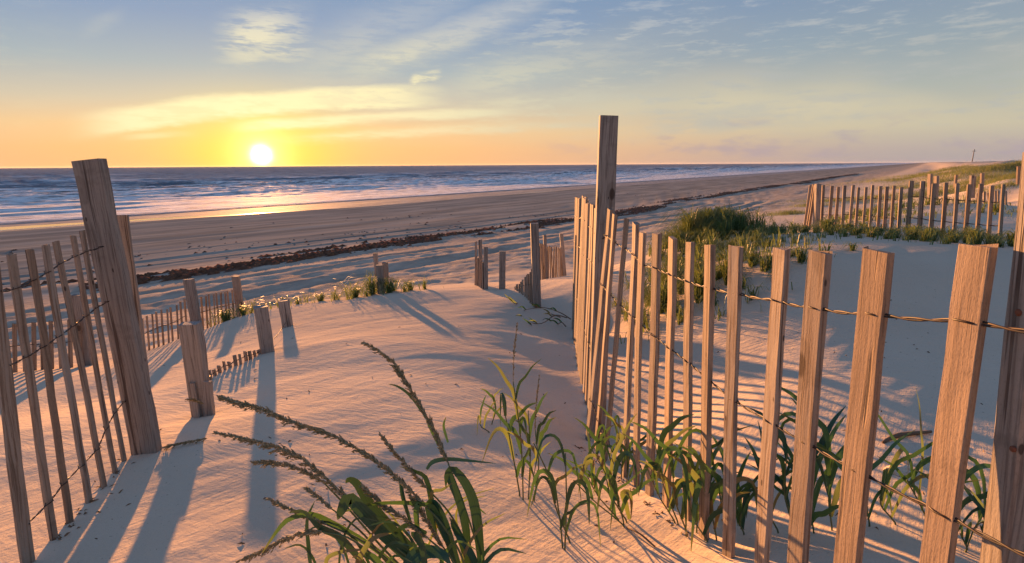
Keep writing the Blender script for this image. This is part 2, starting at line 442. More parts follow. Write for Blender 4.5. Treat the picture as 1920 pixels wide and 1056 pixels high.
# ------------------------------------------------------------------ the sea
mat_sea, bs = new_mat('sea_water')
tcn = X.nt.nodes.new('ShaderNodeTexCoord'); O = X(tcn.outputs['Object'])
ox, oy, oz = sep(O)                                  # x along the shore, y offshore
w1 = noise(vec(ox * 0.012, oy * 0.04, 0.0), 1.0, 2.0, 0.5)
f1 = noise(vec(ox * 0.045 + w1 * 0.6, oy * 0.32 + w1 * 2.5, 1.0), 1.0, 5.0, 0.66)
f2 = noise(vec(ox * 0.38, oy * 1.3, 2.0), 1.0, 4.0, 0.7)
surf = sstep(oy, 120.0, 6.0) * 0.23 + sstep(oy, 420.0, 120.0) * 0.05
fm = sstep(f1 * 0.62 + f2 * 0.38 + surf, 0.58, 0.69)
lace = sstep(f2, 0.38, 0.58)
fm = fm * (0.30 + lace * 0.70)
ph = X.m('LOGARITHM', xmax(oy, 0.0) + 9.0, math.e) * 34.0 + (w1 - 0.5) * 20.0 + (noise(vec(ox * 0.05, 0.0, 6.0), 1.0, 3.0, 0.6) - 0.5) * 5.0
row = sstep(xsin(ph), 0.35, 0.80) * sstep(f2 * 0.6 + f1 * 0.4, 0.40, 0.52) * sstep(oy, 260.0, 60.0)
fm = xmax(fm, row * 0.95)
capn = sstep(noise(vec(ox * 0.06, oy * 0.22, 8.0), 1.0, 5.0, 0.7), 0.64, 0.70) * sstep(oz, 0.10, 0.32)
fm = xmax(fm, capn * 0.7)
attr = X.nt.nodes.new('ShaderNodeAttribute'); attr.attribute_name = 'foam'
fm = xmax(fm, X(attr.outputs['Fac']) * (0.35 + lace * 0.65))
swash = sstep(oy, 2.5, 0.5)                          # thin film at the very edge
fm = fm * (1.0 - swash * 0.75)
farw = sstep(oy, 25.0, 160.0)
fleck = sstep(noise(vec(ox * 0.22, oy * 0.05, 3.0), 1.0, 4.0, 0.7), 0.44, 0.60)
wcol = mix(farw, (0.085, 0.105, 0.115, 1), (0.23, 0.31, 0.36, 1))  # offshore, the sky's blue-grey reflection is painted into the base colour
wcol = mix(fleck * farw * 0.75, wcol, (0.095, 0.115, 0.15, 1))  # shading of distant wave faces put into the colour as dark flecks
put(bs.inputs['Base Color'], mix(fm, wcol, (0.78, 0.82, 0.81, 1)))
put(bs.inputs['Specular IOR Level'], (1.0 - sstep(oy, 20.0, 85.0)) * 0.22)
put(bs.inputs['Roughness'], fm * 0.1 + 0.80)
put(bs.inputs['IOR'], 1.333)
ch = noise(vec(ox * 0.55, oy * 1.3, 0.0), 1.0, 5.0, 0.6) * 0.26 + noise(vec(ox * 0.10, oy * 0.30, 5.0), 1.0, 3.0, 0.5) * 0.55 + fm * 0.05
put(bs.inputs['Normal'], bump(ch * sstep(oy, -0.5, 3.0, 0.1, 1.0), 1.0, 1.0))

def geom(a, b, n): return list(np.exp(np.linspace(math.log(a), math.log(b), n)))
ns = np.array([-9, -6, -4] + list(np.arange(-2.5, 130, 0.45)) + geom(131, 6000, 80))
ts = np.array([-v for v in reversed(geom(20, 6000, 34))] + list(np.arange(-19, 190, 0.7)) + geom(191, 6000, 130))
T_, N_ = np.meshgrid(ts, ns, indexing='ij')
wz = np.zeros_like(T_); foam = np.zeros_like(T_)
wob = fbm(T_ / 55.0, N_ / 90.0, 3) * 22
for k, (n0, amp, wid, seed) in enumerate([(9, .12, 1.6, 1), (17, .22, 2.2, 2), (27, .30, 2.6, 3), (38, .50, 2.6, 4), (52, .85, 2.6, 5), (68, .70, 3.0, 6), (88, .70, 3.4, 7), (112, .95, 3.8, 8), (145, 1.0, 4.5, 9), (175, .6, 6, 10), (225, .5, 7, 11), (290, .6, 9, 12)]):
    env = smooth(fbm(T_ / (26.0 + n0 * .25) + seed * 7.7, N_ / 300.0 + seed, 3, 0.55), -0.08, 0.40) * 0.9 + 0.10
    c = n0 + wob * (0.35 + 0.004 * n0) + fbm(T_ / 9.0 + seed, N_ * 0 + seed, 3) * 1.6
    u = (N_ - c) / wid
    crest = np.where(u < 0, np.exp(-(u * 1.9) ** 2), np.exp(-(u * 0.75) ** 2))
    wz += amp * env * crest
    front = np.exp(-((u + 0.9) / 0.8) ** 2) * env
    foam = np.maximum(foam, front * (fbm(T_ / 12.0 + seed * 3, N_ / 3.0, 3) > -0.02) * (0.9 if n0 < 60 else 0.55))
wz += fbm(T_ / 4.5, N_ / 2.4, 4, 0.6) * 0.26 * smooth(N_, 4, 40)
wz *= smooth(N_, 0.5, 10)
far = N_ > 420
wz = np.where(far, wz * np.exp(-(N_ - 420) / 500.0), wz)
seao = grid_obj('sea', np.stack([T_, N_, wz + 0.0], -1), mat_sea, flip=True)
at_ = seao.data.attributes.new('foam', 'FLOAT', 'POINT'); at_.data.foreach_set('value', foam.reshape(-1).astype(np.float32))
# local x -> along shore (TX,TY), local y -> offshore (-TY,TX); origin at the shoreline point abreast of x=-SH
seao.matrix_world = Matrix(((TX, -TY, 0, -SH), (TY, TX, 0, 0), (0, 0, 1, 0.03), (0, 0, 0, 1)))
tag(seao, kind='structure')

# ------------------------------------------------------------------ wood
def wood(name, c0, c1, c2, knots=True, rough_amt=0.0015):
    m, b = new_mat(name)
    t = X.nt.nodes.new('ShaderNodeTexCoord'); o = X(t.outputs['Object'])
    x, y, z = sep(o)
    oi = X.nt.nodes.new('ShaderNodeObjectInfo'); rn = X(oi.outputs['Random'])
    off = rn * 37.0
    w = noise(vec(x * 6.0 + off, y * 6.0, z * 3.0), 1.0, 3.0, 0.5)
    g = noise(vec(x * 190.0 + w * 5.0 + off, y * 190.0 + off, z * 5.0 + w), 1.0, 4.0, 0.6)
    g2 = noise(vec(x * 55.0 + w * 3.0, y * 55.0 + off, z * 2.2), 1.0, 4.0, 0.6)
    pit = noise(vec(x * 420.0, y * 420.0 + off, z * 170.0), 1.0, 3.0, 0.65)
    col = mix(sstep(g2, 0.32, 0.68), c0, c1)
    col = mix(sstep(g, 0.47, 0.66) * 0.75, col, c2)
    col = mix(sstep(pit, 0.34, 0.48, 1.0, 0.0) * 0.35, col, c2)
    col = mix(rn * 0.40, col, c2)
    r2 = X.m('FRACT', rn * 13.7)
    col = mix(r2 * 0.75 * sstep(g, 0.62, 0.40), col, (0.33, 0.305, 0.275, 1))
    crack = sstep(noise(vec(x * 75.0 + off, y * 75.0, z * 1.3 + off), 1.0, 3.0, 0.6), 0.635, 0.675)
    col = mix(crack * 0.8, col, (0.05, 0.036, 0.03, 1))
    edgew = sstep(noise(vec(x * 9.0, y * 9.0 + off, z * 16.0), 1.0, 4.0, 0.65), 0.56, 0.70)
    col = mix(edgew * 0.35, col, c2)
    col = mix(sstep(noise(vec(x * 14.0 + off, y * 14.0, z * 7.0), 1.0, 4.0, 0.6), 0.55, 0.75) * 0.35, col, c1)
    if knots:
        kd = voro(vec(x * 7.0 + off, y * 7.0, z * 3.6 + w * 0.25), 1.0)
        kn = sstep(kd, 0.075, 0.125, 1.0, 0.0)
        rg = sstep(xabs(kd - 0.15), 0.02, 0.05, 1.0, 0.0)
        col = mix(rg * 0.35, col, c2)
        col = mix(kn * 0.85, col, (0.045, 0.028, 0.02, 1))
        nail = sstep(voro(vec(x * 22.0, y * 22.0 + off, z * 9.0), 1.0), 0.05, 0.08, 1.0, 0.0)
        col = mix(nail * 0.8, col, (0.03, 0.022, 0.02, 1))
    put(b.inputs['Base Color'], col)
    put(b.inputs['Roughness'], 0.85)
    put(b.inputs['Specular IOR Level'], 0.25)
    put(b.inputs['Normal'], bump(g * 1.0 + g2 * 1.0 + pit * 0.55 - crack * 1.6, 0.5, rough_amt))
    return m
M_lath = wood('weathered_lath', (0.39, 0.295, 0.215, 1), (0.275, 0.205, 0.15, 1), (0.115, 0.083, 0.062, 1))
M_post = wood('weathered_post', (0.345, 0.31, 0.275, 1), (0.25, 0.22, 0.195, 1), (0.115, 0.098, 0.086, 1))
M_wire, _b = new_mat('fence_wire')
_t = X.nt.nodes.new('ShaderNodeTexCoord')
_r = noise(X(_t.outputs['Object']), 60.0, 3.0)
put(_b.inputs['Base Color'], mix(sstep(_r, 0.4, 0.62), (0.022, 0.020, 0.019, 1), (0.045, 0.024, 0.015, 1)))
put(_b.inputs['Metallic'], 0.2); put(_b.inputs['Roughness'], 0.6)
M_rust, _b = new_mat('rusted_screw')
put(_b.inputs['Base Color'], mix(noise(X(X.nt.nodes.new('ShaderNodeTexCoord').outputs['Object']), 300.0), (0.09, 0.03, 0.018, 1), (0.20, 0.075, 0.035, 1)))
put(_b.inputs['Roughness'], 0.8)

RNG = random.Random(11)
def board(name, b, t, wdt, thk, yaw, mat, parent, bury=0.15, seg=5, wob=0.001, chamfer=True, topcut=0.0, twist=0.0):
    """weathered board from base point b to top point t; width along yaw direction, thickness across it"""
    b = Vector(b); t = Vector(t)
    ax = (t - b).normalized()
    b0 = b - ax * bury
    L = (t - b0).length
    wx = Vector((math.cos(yaw), math.sin(yaw), 0)); wx = (wx - ax * wx.dot(ax)).normalized()
    wy = ax.cross(wx)
    q = Matrix((wx, wy, ax)).transposed().to_quaternion()
    hw, ht = wdt / 2, thk / 2
    c = min(hw, ht) * (0.16 if chamfer else 0)
    sec = [(-hw + c, -ht), (hw - c, -ht), (hw, -ht + c), (hw, ht - c), (hw - c, ht), (-hw + c, ht), (-hw, ht - c), (-hw, -ht + c)] if chamfer else [(-hw, -ht), (hw, -ht), (hw, ht), (-hw, ht)]
    n = len(sec); V = []; Fc = []
    sx = sy = 0.0
    for k in range(seg + 1):
        f = k / seg
        if 0 < k: sx += RNG.uniform(-wob, wob) * 1.4; sy += RNG.uniform(-wob, wob) * 1.4
        s = 1 + RNG.uniform(-.02, .02)
        ca, sa = math.cos(twist * f), math.sin(twist * f)
        for (x, y) in sec:
            x2, y2 = x * ca - y * sa, x * sa + y * ca
            zz = L * f + (x / hw * topcut if k == seg else 0) + (RNG.uniform(-wob, wob) * 2.2 if k == seg else 0)
            V.append((x2 * s + sx + RNG.uniform(-wob, wob) * .35, y2 * s + sy + RNG.uniform(-wob, wob) * .35, zz))
    for k in range(seg):
        for i in range(n):
            j = (i + 1) % n
            Fc.append((k * n + i, k * n + j, (k + 1) * n + j, (k + 1) * n + i))
    Fc.append(tuple(range(n - 1, -1, -1))); Fc.append(tuple(seg * n + i for i in range(n)))
    pl = parent.location if parent else Vector((0, 0, 0))
    return mesh_obj(name, V, Fc, mat, parent, b0 - pl, False, q)
def tube_geo(pts, rad, sides=6, V=None, Fc=None):
    V = [] if V is None else V; Fc = [] if Fc is None else Fc
    o = len(V); n = len(pts)
    up = Vector((0.13, 0.2, 0.97)).normalized()
    for i, p in enumerate(pts):
        tg = (pts[min(i + 1, n - 1)] - pts[max(i - 1, 0)]).normalized()
        a = tg.cross(up)
        a = a.normalized() if a.length > 1e-5 else Vector((1, 0, 0))
        c = tg.cross(a)
        rr = rad[i] if isinstance(rad, (list, tuple)) else rad
        for k in range(sides):
            th = 2 * math.pi * k / sides
            V.append(p + a * (math.cos(th) * rr) + c * (math.sin(th) * rr))
    for i in range(n - 1):
        for k in range(sides):
            j = (k + 1) % sides
            Fc.append((o + i * sides + k, o + i * sides + j, o + (i + 1) * sides + j, o + (i + 1) * sides + k))
    Fc.append(tuple(o + k for k in range(sides - 1, -1, -1))); Fc.append(tuple(o + (n - 1) * sides + k for k in range(sides)))
    return V, Fc
def wire(parent, pts, half, nrm, rad=0.0013, turns=2, sides=5, per=14):
    """two strands twisted between laths, one passing on either face of each; pts: points on the lath axis"""
    V, Fc = [], []
    for s in (0, 1):
        path = []
        for i in range(len(pts) - 1):
            a, b = pts[i], pts[i + 1]
            sg = 1 if (s + i * turns) % 2 == 0 else -1
            for k in range(per):
                f = k / per
                th = math.pi * (turns + 0.0) * f
                amp = half * (1 - min(1, f * 5)) + half * (1 - min(1, (1 - f) * 5)) + rad * 1.15
                ph = (0 if s == 0 else math.pi) + math.pi * ((i * turns) % 2)
                sag = -0.004 * math.sin(math.pi * f) * (1 if (b - a).length < .5 else 6)
                path.append(a.lerp(b, f) + nrm * (math.cos(th + ph) * amp) + Vector((0, 0, math.sin(th + ph) * rad * 1.15 + sag)))
        path.append(pts[-1] + nrm * half)
        tube_geo(path, rad, sides, V, Fc)
    pl = parent.location
    return mesh_obj('wire', [v - pl for v in V], Fc, M_wire, parent, (0, 0, 0), True)
def interp(x, xs, ys): return float(np.interp(x, xs, ys))
def pt_at_z(b, t, z):
    f = (z - b.z) / (t.z - b.z); return b + (t - b) * f

# ------------------------------------------------------------------ 1. tall lath fence on the right, running away from the camera
FX_Y = [0.38, 0.50, 0.65, 0.791, 0.921, 1.03, 1.17, 1.30, 1.415, 1.52, 1.63, 1.74, 1.83, 1.96, 2.07, 2.18, 2.29, 2.41, 2.53, 2.65, 2.77, 2.9, 3.03, 3.16, 3.3, 3.45, 3.6, 3.76, 3.92, 4.1, 4.28]
def fence_x(Y):
    if Y < 2.2: return 0.62 - 0.121 * Y
    return interp(Y, [2.2, 3.0, 3.6, 4.4], [0.354, 0.388, 0.432, 0.492])
top_px = {0.65: (1828, 459), 0.791: (1650, 469), 0.921: (1535, 472), 1.03: (1461, 467), 1.17: (1385, 463), 1.30: (1331, 460), 1.415: (1291, 455), 1.52: (1259, 447), 1.63: (1230, 438),
          1.74: (1206, 436), 1.83: (1191, 419), 1.96: (1175, 411), 2.07: (1156, 402), 2.18: (1141, 392)}
base_px = {0.791: (1588, 1075), 0.921: (1497, 1065), 1.03: (1428, 1058), 1.17: (1364, 1040), 1.30: (1321, 1010), 1.415: (1287, 970), 1.52: (1249, 946), 1.63: (1217, 936), 1.74: (1192, 916), 1.83: (1171, 880), 1.96: (1135, 862), 2.07: (1117, 850), 2.18: (1100, 838)}
fr = thing('sand_fence', (fence_x(1.4), 1.4, hz(fence_x(1.4), 1.4)), 'tall weathered lath fence with sunlit pickets and twisted wire, running away at right', 'fence')
laths = []
for Y in FX_Y:
    x = fence_x(Y)
    topz = CAM_Z + interp(Y, [0.4, .65, 1.0, 1.4, 2.0, 2.5, 3.2, 4.3], [-.06, -.09, -.155, -.195, -.20, -.18, -.19, -.235]) + RNG.uniform(-.012, .012)
    b = Vector((x, Y, hz(x, Y)))
    t = Vector((x + 0.01, Y + .005, topz))
    if Y in top_px: t = at(*top_px[Y], Y + 0.01)
    if Y in base_px:
        bb = at(*base_px[Y], Y); ax = (bb - t); f = (b.z - t.z) / ax.z
        b = t + ax * f
    elif Y == 0.65:
        bb = at(1752, 1056, Y); ax = bb - t; b = t + ax * ((b.z - t.z) / ax.z)
    if Y > 2.2: t.x += RNG.uniform(-.012, .022); t.y += RNG.uniform(-.02, .02)
    wd_ = 0.038 + RNG.uniform(-.003, .004) + (0.006 if Y in (0.791,) else 0) + (0.004 if Y == 0.65 else 0)
    yaw = math.pi / 2 + 0.13 + RNG.uniform(-.10, .10)
    if Y == 1.96: yaw -= 0.5
    board('picket', b, t, wd_, 0.0115 + RNG.uniform(-.001, .0025), yaw, M_lath, fr, 0.25, 12 if Y < 2.3 else 6, 0.0013, topcut=RNG.uniform(-.002, .002), twist=RNG.uniform(-.06, .06))
    laths.append((b, t, Y))
nrmF = Vector((-1, -0.12, 0)).normalized()
wire(fr, [pt_at_z(b, t, t.z - interp(Y, [.4, .65, 1.2, 2.2, 4.3], [.09, .092, .10, .10, .14])) for b, t, Y in laths], 0.0075, nrmF, 0.0015, 3)
wire(fr, [pt_at_z(b, t, CAM_Z + interp(Y, [.4, .52, .65, .92, 1.2, 1.6, 2.0, 2.4, 3.2, 4.3], [-.40, -.415, -.445, -.49, -.52, -.51, -.49, -.44, -.50, -.58])) for b, t, Y in laths], 0.0075, nrmF, 0.0015, 3)
wire(fr, [pt_at_z(b, t, CAM_Z + interp(Y, [1.7, 2.0, 2.2, 2.4, 3.2, 4.3], [-1.12, -1.02, -.95, -.86, -.86, -.94])) for b, t, Y in laths if Y > 1.75], 0.0075, nrmF, 0.0015, 3)
# tall post behind the laths, and the near post at the frame's right edge
pb = at(1115, 835, 2.27); pb.z = hz(pb.x, pb.y)
po = board('post', pb, at(1143, 218, 2.30), 0.072, 0.036, 0.03, M_post, fr, 0.3, 12, 0.0016)
tag(po, 'tall grey post with one thin sunlit edge')
no = board('post', (0.660, 0.604, CAM_Z - 0.88), (0.601, 0.604, CAM_Z + 0.012), 0.085, 0.037, 0.02, M_post, fr, 0.3, 12, 0.0012)
tag(no, 'near post at the right frame edge')
def screw(parent, p, nrm, r=0.006):
    V, Fc = [], []
    nrm = Vector(nrm).normalized(); a = nrm.cross(Vector((0, 0, 1))).normalized(); c = nrm.cross(a)
    for (rr, h) in ((r, 0), (r, .002), (r * .6, .0035)):
        for k in range(10):
            th = k * math.pi / 5; V.append(Vector(p) + a * (math.cos(th) * rr) + c * (math.sin(th) * rr) + nrm * h - parent.location)
    for q in range(2):
        for k in range(10): Fc.append((q * 10 + k, q * 10 + (k + 1) % 10, q * 10 + 10 + (k + 1) % 10, q * 10 + 10 + k))
    Fc.append(tuple(20 + k for k in range(10)))
    return mesh_obj('screw', V, Fc, M_rust, parent)

# ------------------------------------------------------------------ 2. fence at the left edge with the heavy leaning post
fl = thing('sand_fence', tuple(at(163, 942, 1.38)), 'lath fence at left edge with heavy leaning post and seven slanted pickets', 'fence')
LP = [((-52, 560), (12, 1120), 1.0), ((-12, 500), (58, 1075), 1.10), ((22, 477), (103, 1008), 1.20), ((53, 468), (131, 985), 1.28), ((80, 460), (165, 942), 1.39), ((107, 452), (197, 908), 1.48), ((133, 443), (215, 884), 1.56), ((157, 432), (233, 862), 1.64)]
ll = []
for i, (t, b, Y) in enumerate(LP):
    if i == 0: continue
    T, B = at(*t, Y + .01), at(*b, Y)
    ax = B - T; g = T + ax * ((hz(B.x, B.y) - T.z) / ax.z)
    board('picket', g, T, [0, .026, .016, .014, .016, .014, .012, .013][i], 0.009, math.pi / 2 - 0.25 + RNG.uniform(-.12, .12), M_lath, fl, 0.2, 10, 0.0012, topcut=RNG.uniform(-.002, .002))
    ll.append((g, T, Y))
T, B = at(172, 300, 1.72), at(275, 843, 1.70)
ax = B - T; g = T + ax * ((hz(B.x, B.y) - T.z) / ax.z)
lpost = board('post', g, T, 0.083, 0.034, 0.04, M_post, fl, 0.3, 14, 0.0018)
tag(lpost, 'heavy plank post leaning left, with knots and nail holes')
T2, B2 = at(229, 404, 1.86), at(268, 700, 1.86)
B2.z = hz(B2.x, B2.y)
board('picket', B2, T2, 0.034, 0.013, 0.25, M_post, fl, 0.2, 8, 0.0012)
nl = Vector((1, .2, 0)).normalized()
pl_ = lambda y: pt_at_z(g, T, at(0, y, 1.6).z)
wire(fl, [pt_at_z(b, t, at(*p, Y).z) for (b, t, Y), p in zip(ll, [(0, 548), (25, 540), (55, 525), (82, 510), (115, 492), (145, 480), (165, 470)])] + [at(190, 462, 1.68)], 0.0075, nl, 0.0011, 3)
wire(fl, [pt_at_z(b, t, at(*p, Y).z) for (b, t, Y), p in zip(ll, [(8, 688), (45, 668), (75, 650), (105, 630), (135, 610), (160, 592), (180, 575)])] + [at(200, 565, 1.68)], 0.0075, nl, 0.0011, 3)
wire(fl, [pt_at_z(b, t, at(*p, Y).z) for (b, t, Y), p in zip(ll, [(40, 985), (85, 940), (110, 905), (150, 872), (170, 840), (195, 800), (215, 770)])] + [at(232, 752, 1.68)], 0.0075, nl, 0.0011, 3)

# ------------------------------------------------------------------ 3. half-buried fence on the lit mound
def lean_board(name, tpx, bpx, Y, wpx, mat, parent, thk=0.036, yaw=0.05, bury=.2, seg=6, wob=.0015, **k):
    """post given by its top and foot in the photo and its distance; foot is carried down to the sand"""
    T, B = at(*tpx, Y + .01), at(*bpx, Y)
    ax = B - T; gz = hz(B.x, B.y)
    g = T + ax * ((gz - T.z) / ax.z)
    if g.z > B.z + .05 or g.z < B.z - .25: g = B
    return board(name, g, T, wpx / F * Y, thk, yaw, mat, parent, bury, seg, wob, **k)
fb = thing('sand_fence', tuple(at(430, 690, 2.85)), 'nearly buried lath fence on the lit mound, only stub ends and squat posts showing', 'fence')
lean_board('post', (359, 605), (382, 772), 2.16, 36, M_post, fb, 0.05)
lean_board('board_stub', (361, 718), (372, 785), 2.12, 13, M_post, fb, 0.02)
lean_board('board_stub', (388, 714), (392, 770), 2.14, 17, M_post, fb, 0.02)
lean_board('post', (491, 575), (503, 661), 3.15, 25, M_post, fb, 0.075, yaw=.5, wob=.003)
lean_board('post', (532, 563), (540, 613), 4.08, 17, M_post, fb, 0.06)
stubs = []
for i, (x, y) in enumerate([(396, 712), (404, 705), (413, 700), (422, 694), (432, 690), (442, 686), (452, 684), (461, 677), (470, 674), (479, 670), (487, 664)]):
    hpx = [18, 12, 14, 17, 12, 19, 21, 18, 16, 13, 8][i]
    gq = ground_at(x, y)
    stubs.append(at(x - 2, y - hpx * .55, gq.y))
    board('picket', gq, at(x - 3, y - hpx, gq.y), (6.5 if i % 3 else 5) / F * gq.y, .012, .4, M_lath, fb, .15, 3, .001, chamfer=False)
wire(fb, [at(385, 700, 2.2)] + stubs + [at(496, 650, 3.14), at(520, 628, 3.6), at(536, 604, 4.06)], .008, Vector((.3, -.95, 0)), .0014, 1, 4, 6)
# ------------------------------------------------------------------ 4. low fence below the mound at left
def fence_run(label, spec, posts, wires=(), mat=None, name='sand_fence', cat='fence', group=None, pmat=None, seed=1, yaw=0.3, thk=0.011, jit=1.5):
    """spec: list of (x0, x1, n, top y0, y1, foot y0, y1, dist0, dist1, lean px, width px) photo runs"""
    rg = random.Random(seed)
    s = spec[0]
    root = thing(name, tuple(at(s[0], s[5], s[7])), label, cat, group)
    allp = []
    for (x0, x1, n, t0, t1, b0, b1, Y0, Y1, ln, wp) in spec:
        run = []
        for i in range(n):
            f = i / max(1, n - 1)
            Y = Y0 * (Y1 / Y0) ** f if Y0 != Y1 else Y0
            x = x0 + (x1 - x0) * f + rg.uniform(-jit, jit) * .6
            t = (x - ln + rg.uniform(-jit, jit), t0 + (t1 - t0) * f + rg.uniform(-jit, jit) * 1.6)
            T, B = at(*t, Y), at(x, b0 + (b1 - b0) * f, Y)
            gz = hz(B.x, B.y)
            ax = B - T
            g_ = T + ax * ((gz - T.z) / ax.z) if abs(gz - B.z) < 0.5 and T.z - gz > .03 else B
            board('picket', g_, T, wp * rg.uniform(.85, 1.15) / F * Y, thk, yaw + rg.uniform(-.15, .15), mat or M_lath, root, .2, 3, .001, chamfer=False)
            run.append((g_, T))
        allp.append(run)
    for p in posts:
        lean_board('post', p[0], p[1], p[2], p[3], pmat or M_post, root, p[4] if len(p) > 4 else .04, seg=4)
    for run in allp:
        for fz in wires:
            if len(run) > 2:
                wire(root, [b.lerp(t, fz) for b, t in run], .008, Vector((-math.sin(yaw), math.cos(yaw), 0)), .0016, 1, 4, 6)
    return root
fence_run('low grey lath fence in the hollow behind the big leaning left post', [(12, 150, 9, 606, 598, 700, 690, 3.75, 4.0, 3, 6.5), (262, 352, 11, 602, 562, 656, 634, 4.35, 4.85, 4, 3.2), (368, 446, 12, 562, 540, 628, 590, 4.9, 5.5, 4, 2.8)],
          [((354, 524), (372, 625), 4.85, 18, .05), ((442, 518), (451, 590), 5.5, 13, .05), ((146, 553), (166, 680), 4.05, 20, .05)], (.55,), seed=4, yaw=.35, thk=.008)
# ------------------------------------------------------------------ 5. lone posts on the crest
def lone(label, tpx, bpx, Y, wpx, thk=.05, group=None, mat=None, name='fence_post', yaw=.05):
    B = at(*bpx, Y)
    r = thing(name, tuple(B), label, 'post', group)
    lean_board('shaft', tpx, bpx, Y, wpx, mat or M_post, r, thk, seg=5, yaw=yaw)
    return r
lone('thin tall post, back one of three on the grassy crest', (704, 475), (709, 547), 6.2, 8, .03)
lone('stout grey post at front of three on the grassy crest', (711, 497), (715, 553), 5.5, 13)
lone('short post at right of three, half in crest grass', (722, 492), (726, 549), 5.8, 10)
lone('dark lone post on the dune lip beside the narrow picket run', (942, 471), (941, 531), 5.6, 12)
lone('slim sunlit post in dune grass near the rounded grass mound', (1305, 398), (1303, 452), 5.3, 7, .05, mat=M_lath)
lone('tiny post stub poking out of dune grass between mound and picket row', (1415, 426), (1416, 448), 5.4, 8, .05, mat=M_lath)
# ------------------------------------------------------------------ 6-8. short runs on the lip of the dune
fence_run('narrow run of dark pickets and posts on the dune lip', [(891, 905, 8, 479, 490, 531, 529, 6.2, 5.6, 0, 3.2)], [((893, 453), (893, 530), 6.2, 4.5), ((901, 450), (902, 528), 5.9, 7), ((911, 463), (911, 529), 5.6, 8)], seed=6, yaw=.9)
fence_run('dark leaning post with a short fan of pickets beside it', [(964, 998, 11, 541, 505, 548, 567, 5.6, 4.75, 0, 3.4)], [((1001, 419), (1007, 571), 4.7, 15, .06)], (.6,), seed=7, yaw=.8)
fence_run('sunlit close-set pickets between two dark posts, beyond the dune lip', [(1012, 1054, 18, 458, 466, 507, 496, 6.3, 7.0, 0, 2.4)], [((1022, 441), (1024, 503), 6.5, 6), ((1052, 438), (1057, 497), 7.0, 6.5)], seed=8, yaw=.2)
# ------------------------------------------------------------------ 9. picket row across the grassy dune
fm_ = fence_run('picket row with gaps across the grassy dune at upper right', [(1509, 1518, 3, 349, 346, 428, 430, 5.9, 5.7, -12, 4.6), (1540, 1684, 12, 349, 350, 432, 430, 5.5, 4.55, -6, 5), (1702, 1874, 9, 340, 347, 434, 462, 4.5, 3.8, -8, 7)],
          [((1534, 345), (1531, 432), 5.65, 9, .05)], (.72, .32), seed=9, yaw=-.15, thk=.012)
# ------------------------------------------------------------------ 10. far posts and runs on the dune to the right
fp = 'far fence posts along the dune'
for i, (x, t, b, Y, w, lab) in enumerate([(1745, 326, 350, 8.5, 5, 'leftmost slim far post above the picket row'), (1756, 330, 350, 8.0, 5, 'second slim far post, beside the leftmost one above the picket row'),
        (1793, 328, 338, 16, 4, 'tiny far post by brown grass below the utility pole'), (1822, 329, 352, 11, 6, 'far post with a second close behind it, left of the dark scrub'), (1826, 331, 352, 11.2, 4, 'thin far post close behind another, left of the dark scrub'),
        (1842, 325, 345, 13, 5, 'far post standing alone at the foot of the scrubby dune'), (1910, 312, 332, 16, 5, 'far post high on the sunlit dune at right edge')]):
    lone(lab, (x, t), (x - 1, b), Y, w, .06, None, M_lath)
fence_run('tiny half-buried picket row in the hollow at far right', [(1832, 1886, 9, 362, 358, 374, 372, 6.8, 7.2, 0, 3.4)], [], seed=12, yaw=0)
# utility pole far down the beach
B = at(1821, 312, 240)
up_ = thing('utility_pole', tuple(B), 'slender dark utility pole on the horizon far down the beach', 'pole')
o = mesh_obj('pole_shaft', *tube_geo([Vector((0, 0, -3)), Vector((0.1, 0, 3.2)), Vector((.25, 0, 7.0))], [.22, .19, .15], 8), M_post, up_, (0, 0, 0), True)
o = mesh_obj('crossarm', *tube_geo([Vector((-.75, 0, 6.2)), Vector((1.2, .1, 6.25))], .09, 6), M_post, up_, (0, 0, 0))
def on_post(px0, py0):          # where the sight line meets the near post's side face
    r_ = ray(px0, py0); Y = .6
    for _ in range(12):
        z = CAM_Z + r_.z / r_.y * Y
        left = .601 + (.660 - .601) * (CAM_Z + .012 - z) / .892 - .0425
        Y = left / (r_.x / r_.y)
    return Vector((left - .0012, Y, z))
screw(fr, on_post(1914, 586), (-1, 0, 0), .0042); screw(fr, on_post(1903, 842), (-1, 0, 0), .0038)

# ------------------------------------------------------------------ vegetation
def leafmat(name, c0, c1, tip, trans=0.35):
    m, b = new_mat(name)
    uv = X.nt.nodes.new('ShaderNodeUVMap'); u, v, _ = sep(X(uv.outputs[0]))
    t = X.nt.nodes.new('ShaderNodeTexCoord'); o = X(t.outputs['Object'])
    vein = noise(vec(u * 26.0, v * 1.2, 0.0), 1.0, 2.0, 0.5)
    pat = noise(o, 22.0, 3.0)
    col = mix(sstep(vein, 0.35, 0.65), c0, c1)
    col = mix(sstep(pat, 0.50, 0.72) * 0.6, col, c1)
    col = mix(sstep(v + (pat - 0.5) * 0.5, 0.78, 1.0), col, tip)
    put(b.inputs['Base Color'], col); put(b.inputs['Roughness'], 0.48)
    put(b.inputs['Specular IOR Level'], 0.35)
    tr = X.nt.nodes.new('ShaderNodeBsdfTranslucent'); put(tr.inputs['Color'], mix(0.6, col, (0.16, 0.36, 0.06, 1)))
    mx = X.nt.nodes.new('ShaderNodeMixShader'); mx.inputs[0].default_value = trans
    out = [n for n in X.nt.nodes if n.type == 'OUTPUT_MATERIAL'][0]
    X.nt.links.new(b.outputs[0], mx.inputs[1]); X.nt.links.new(tr.outputs[0], mx.inputs[2]); X.nt.links.new(mx.outputs[0], out.inputs[0])
    return m
M_leaf = leafmat('green_blade', (0.038, 0.100, 0.036, 1), (0.080, 0.160, 0.052, 1), (0.26, 0.20, 0.07, 1), 0.14)
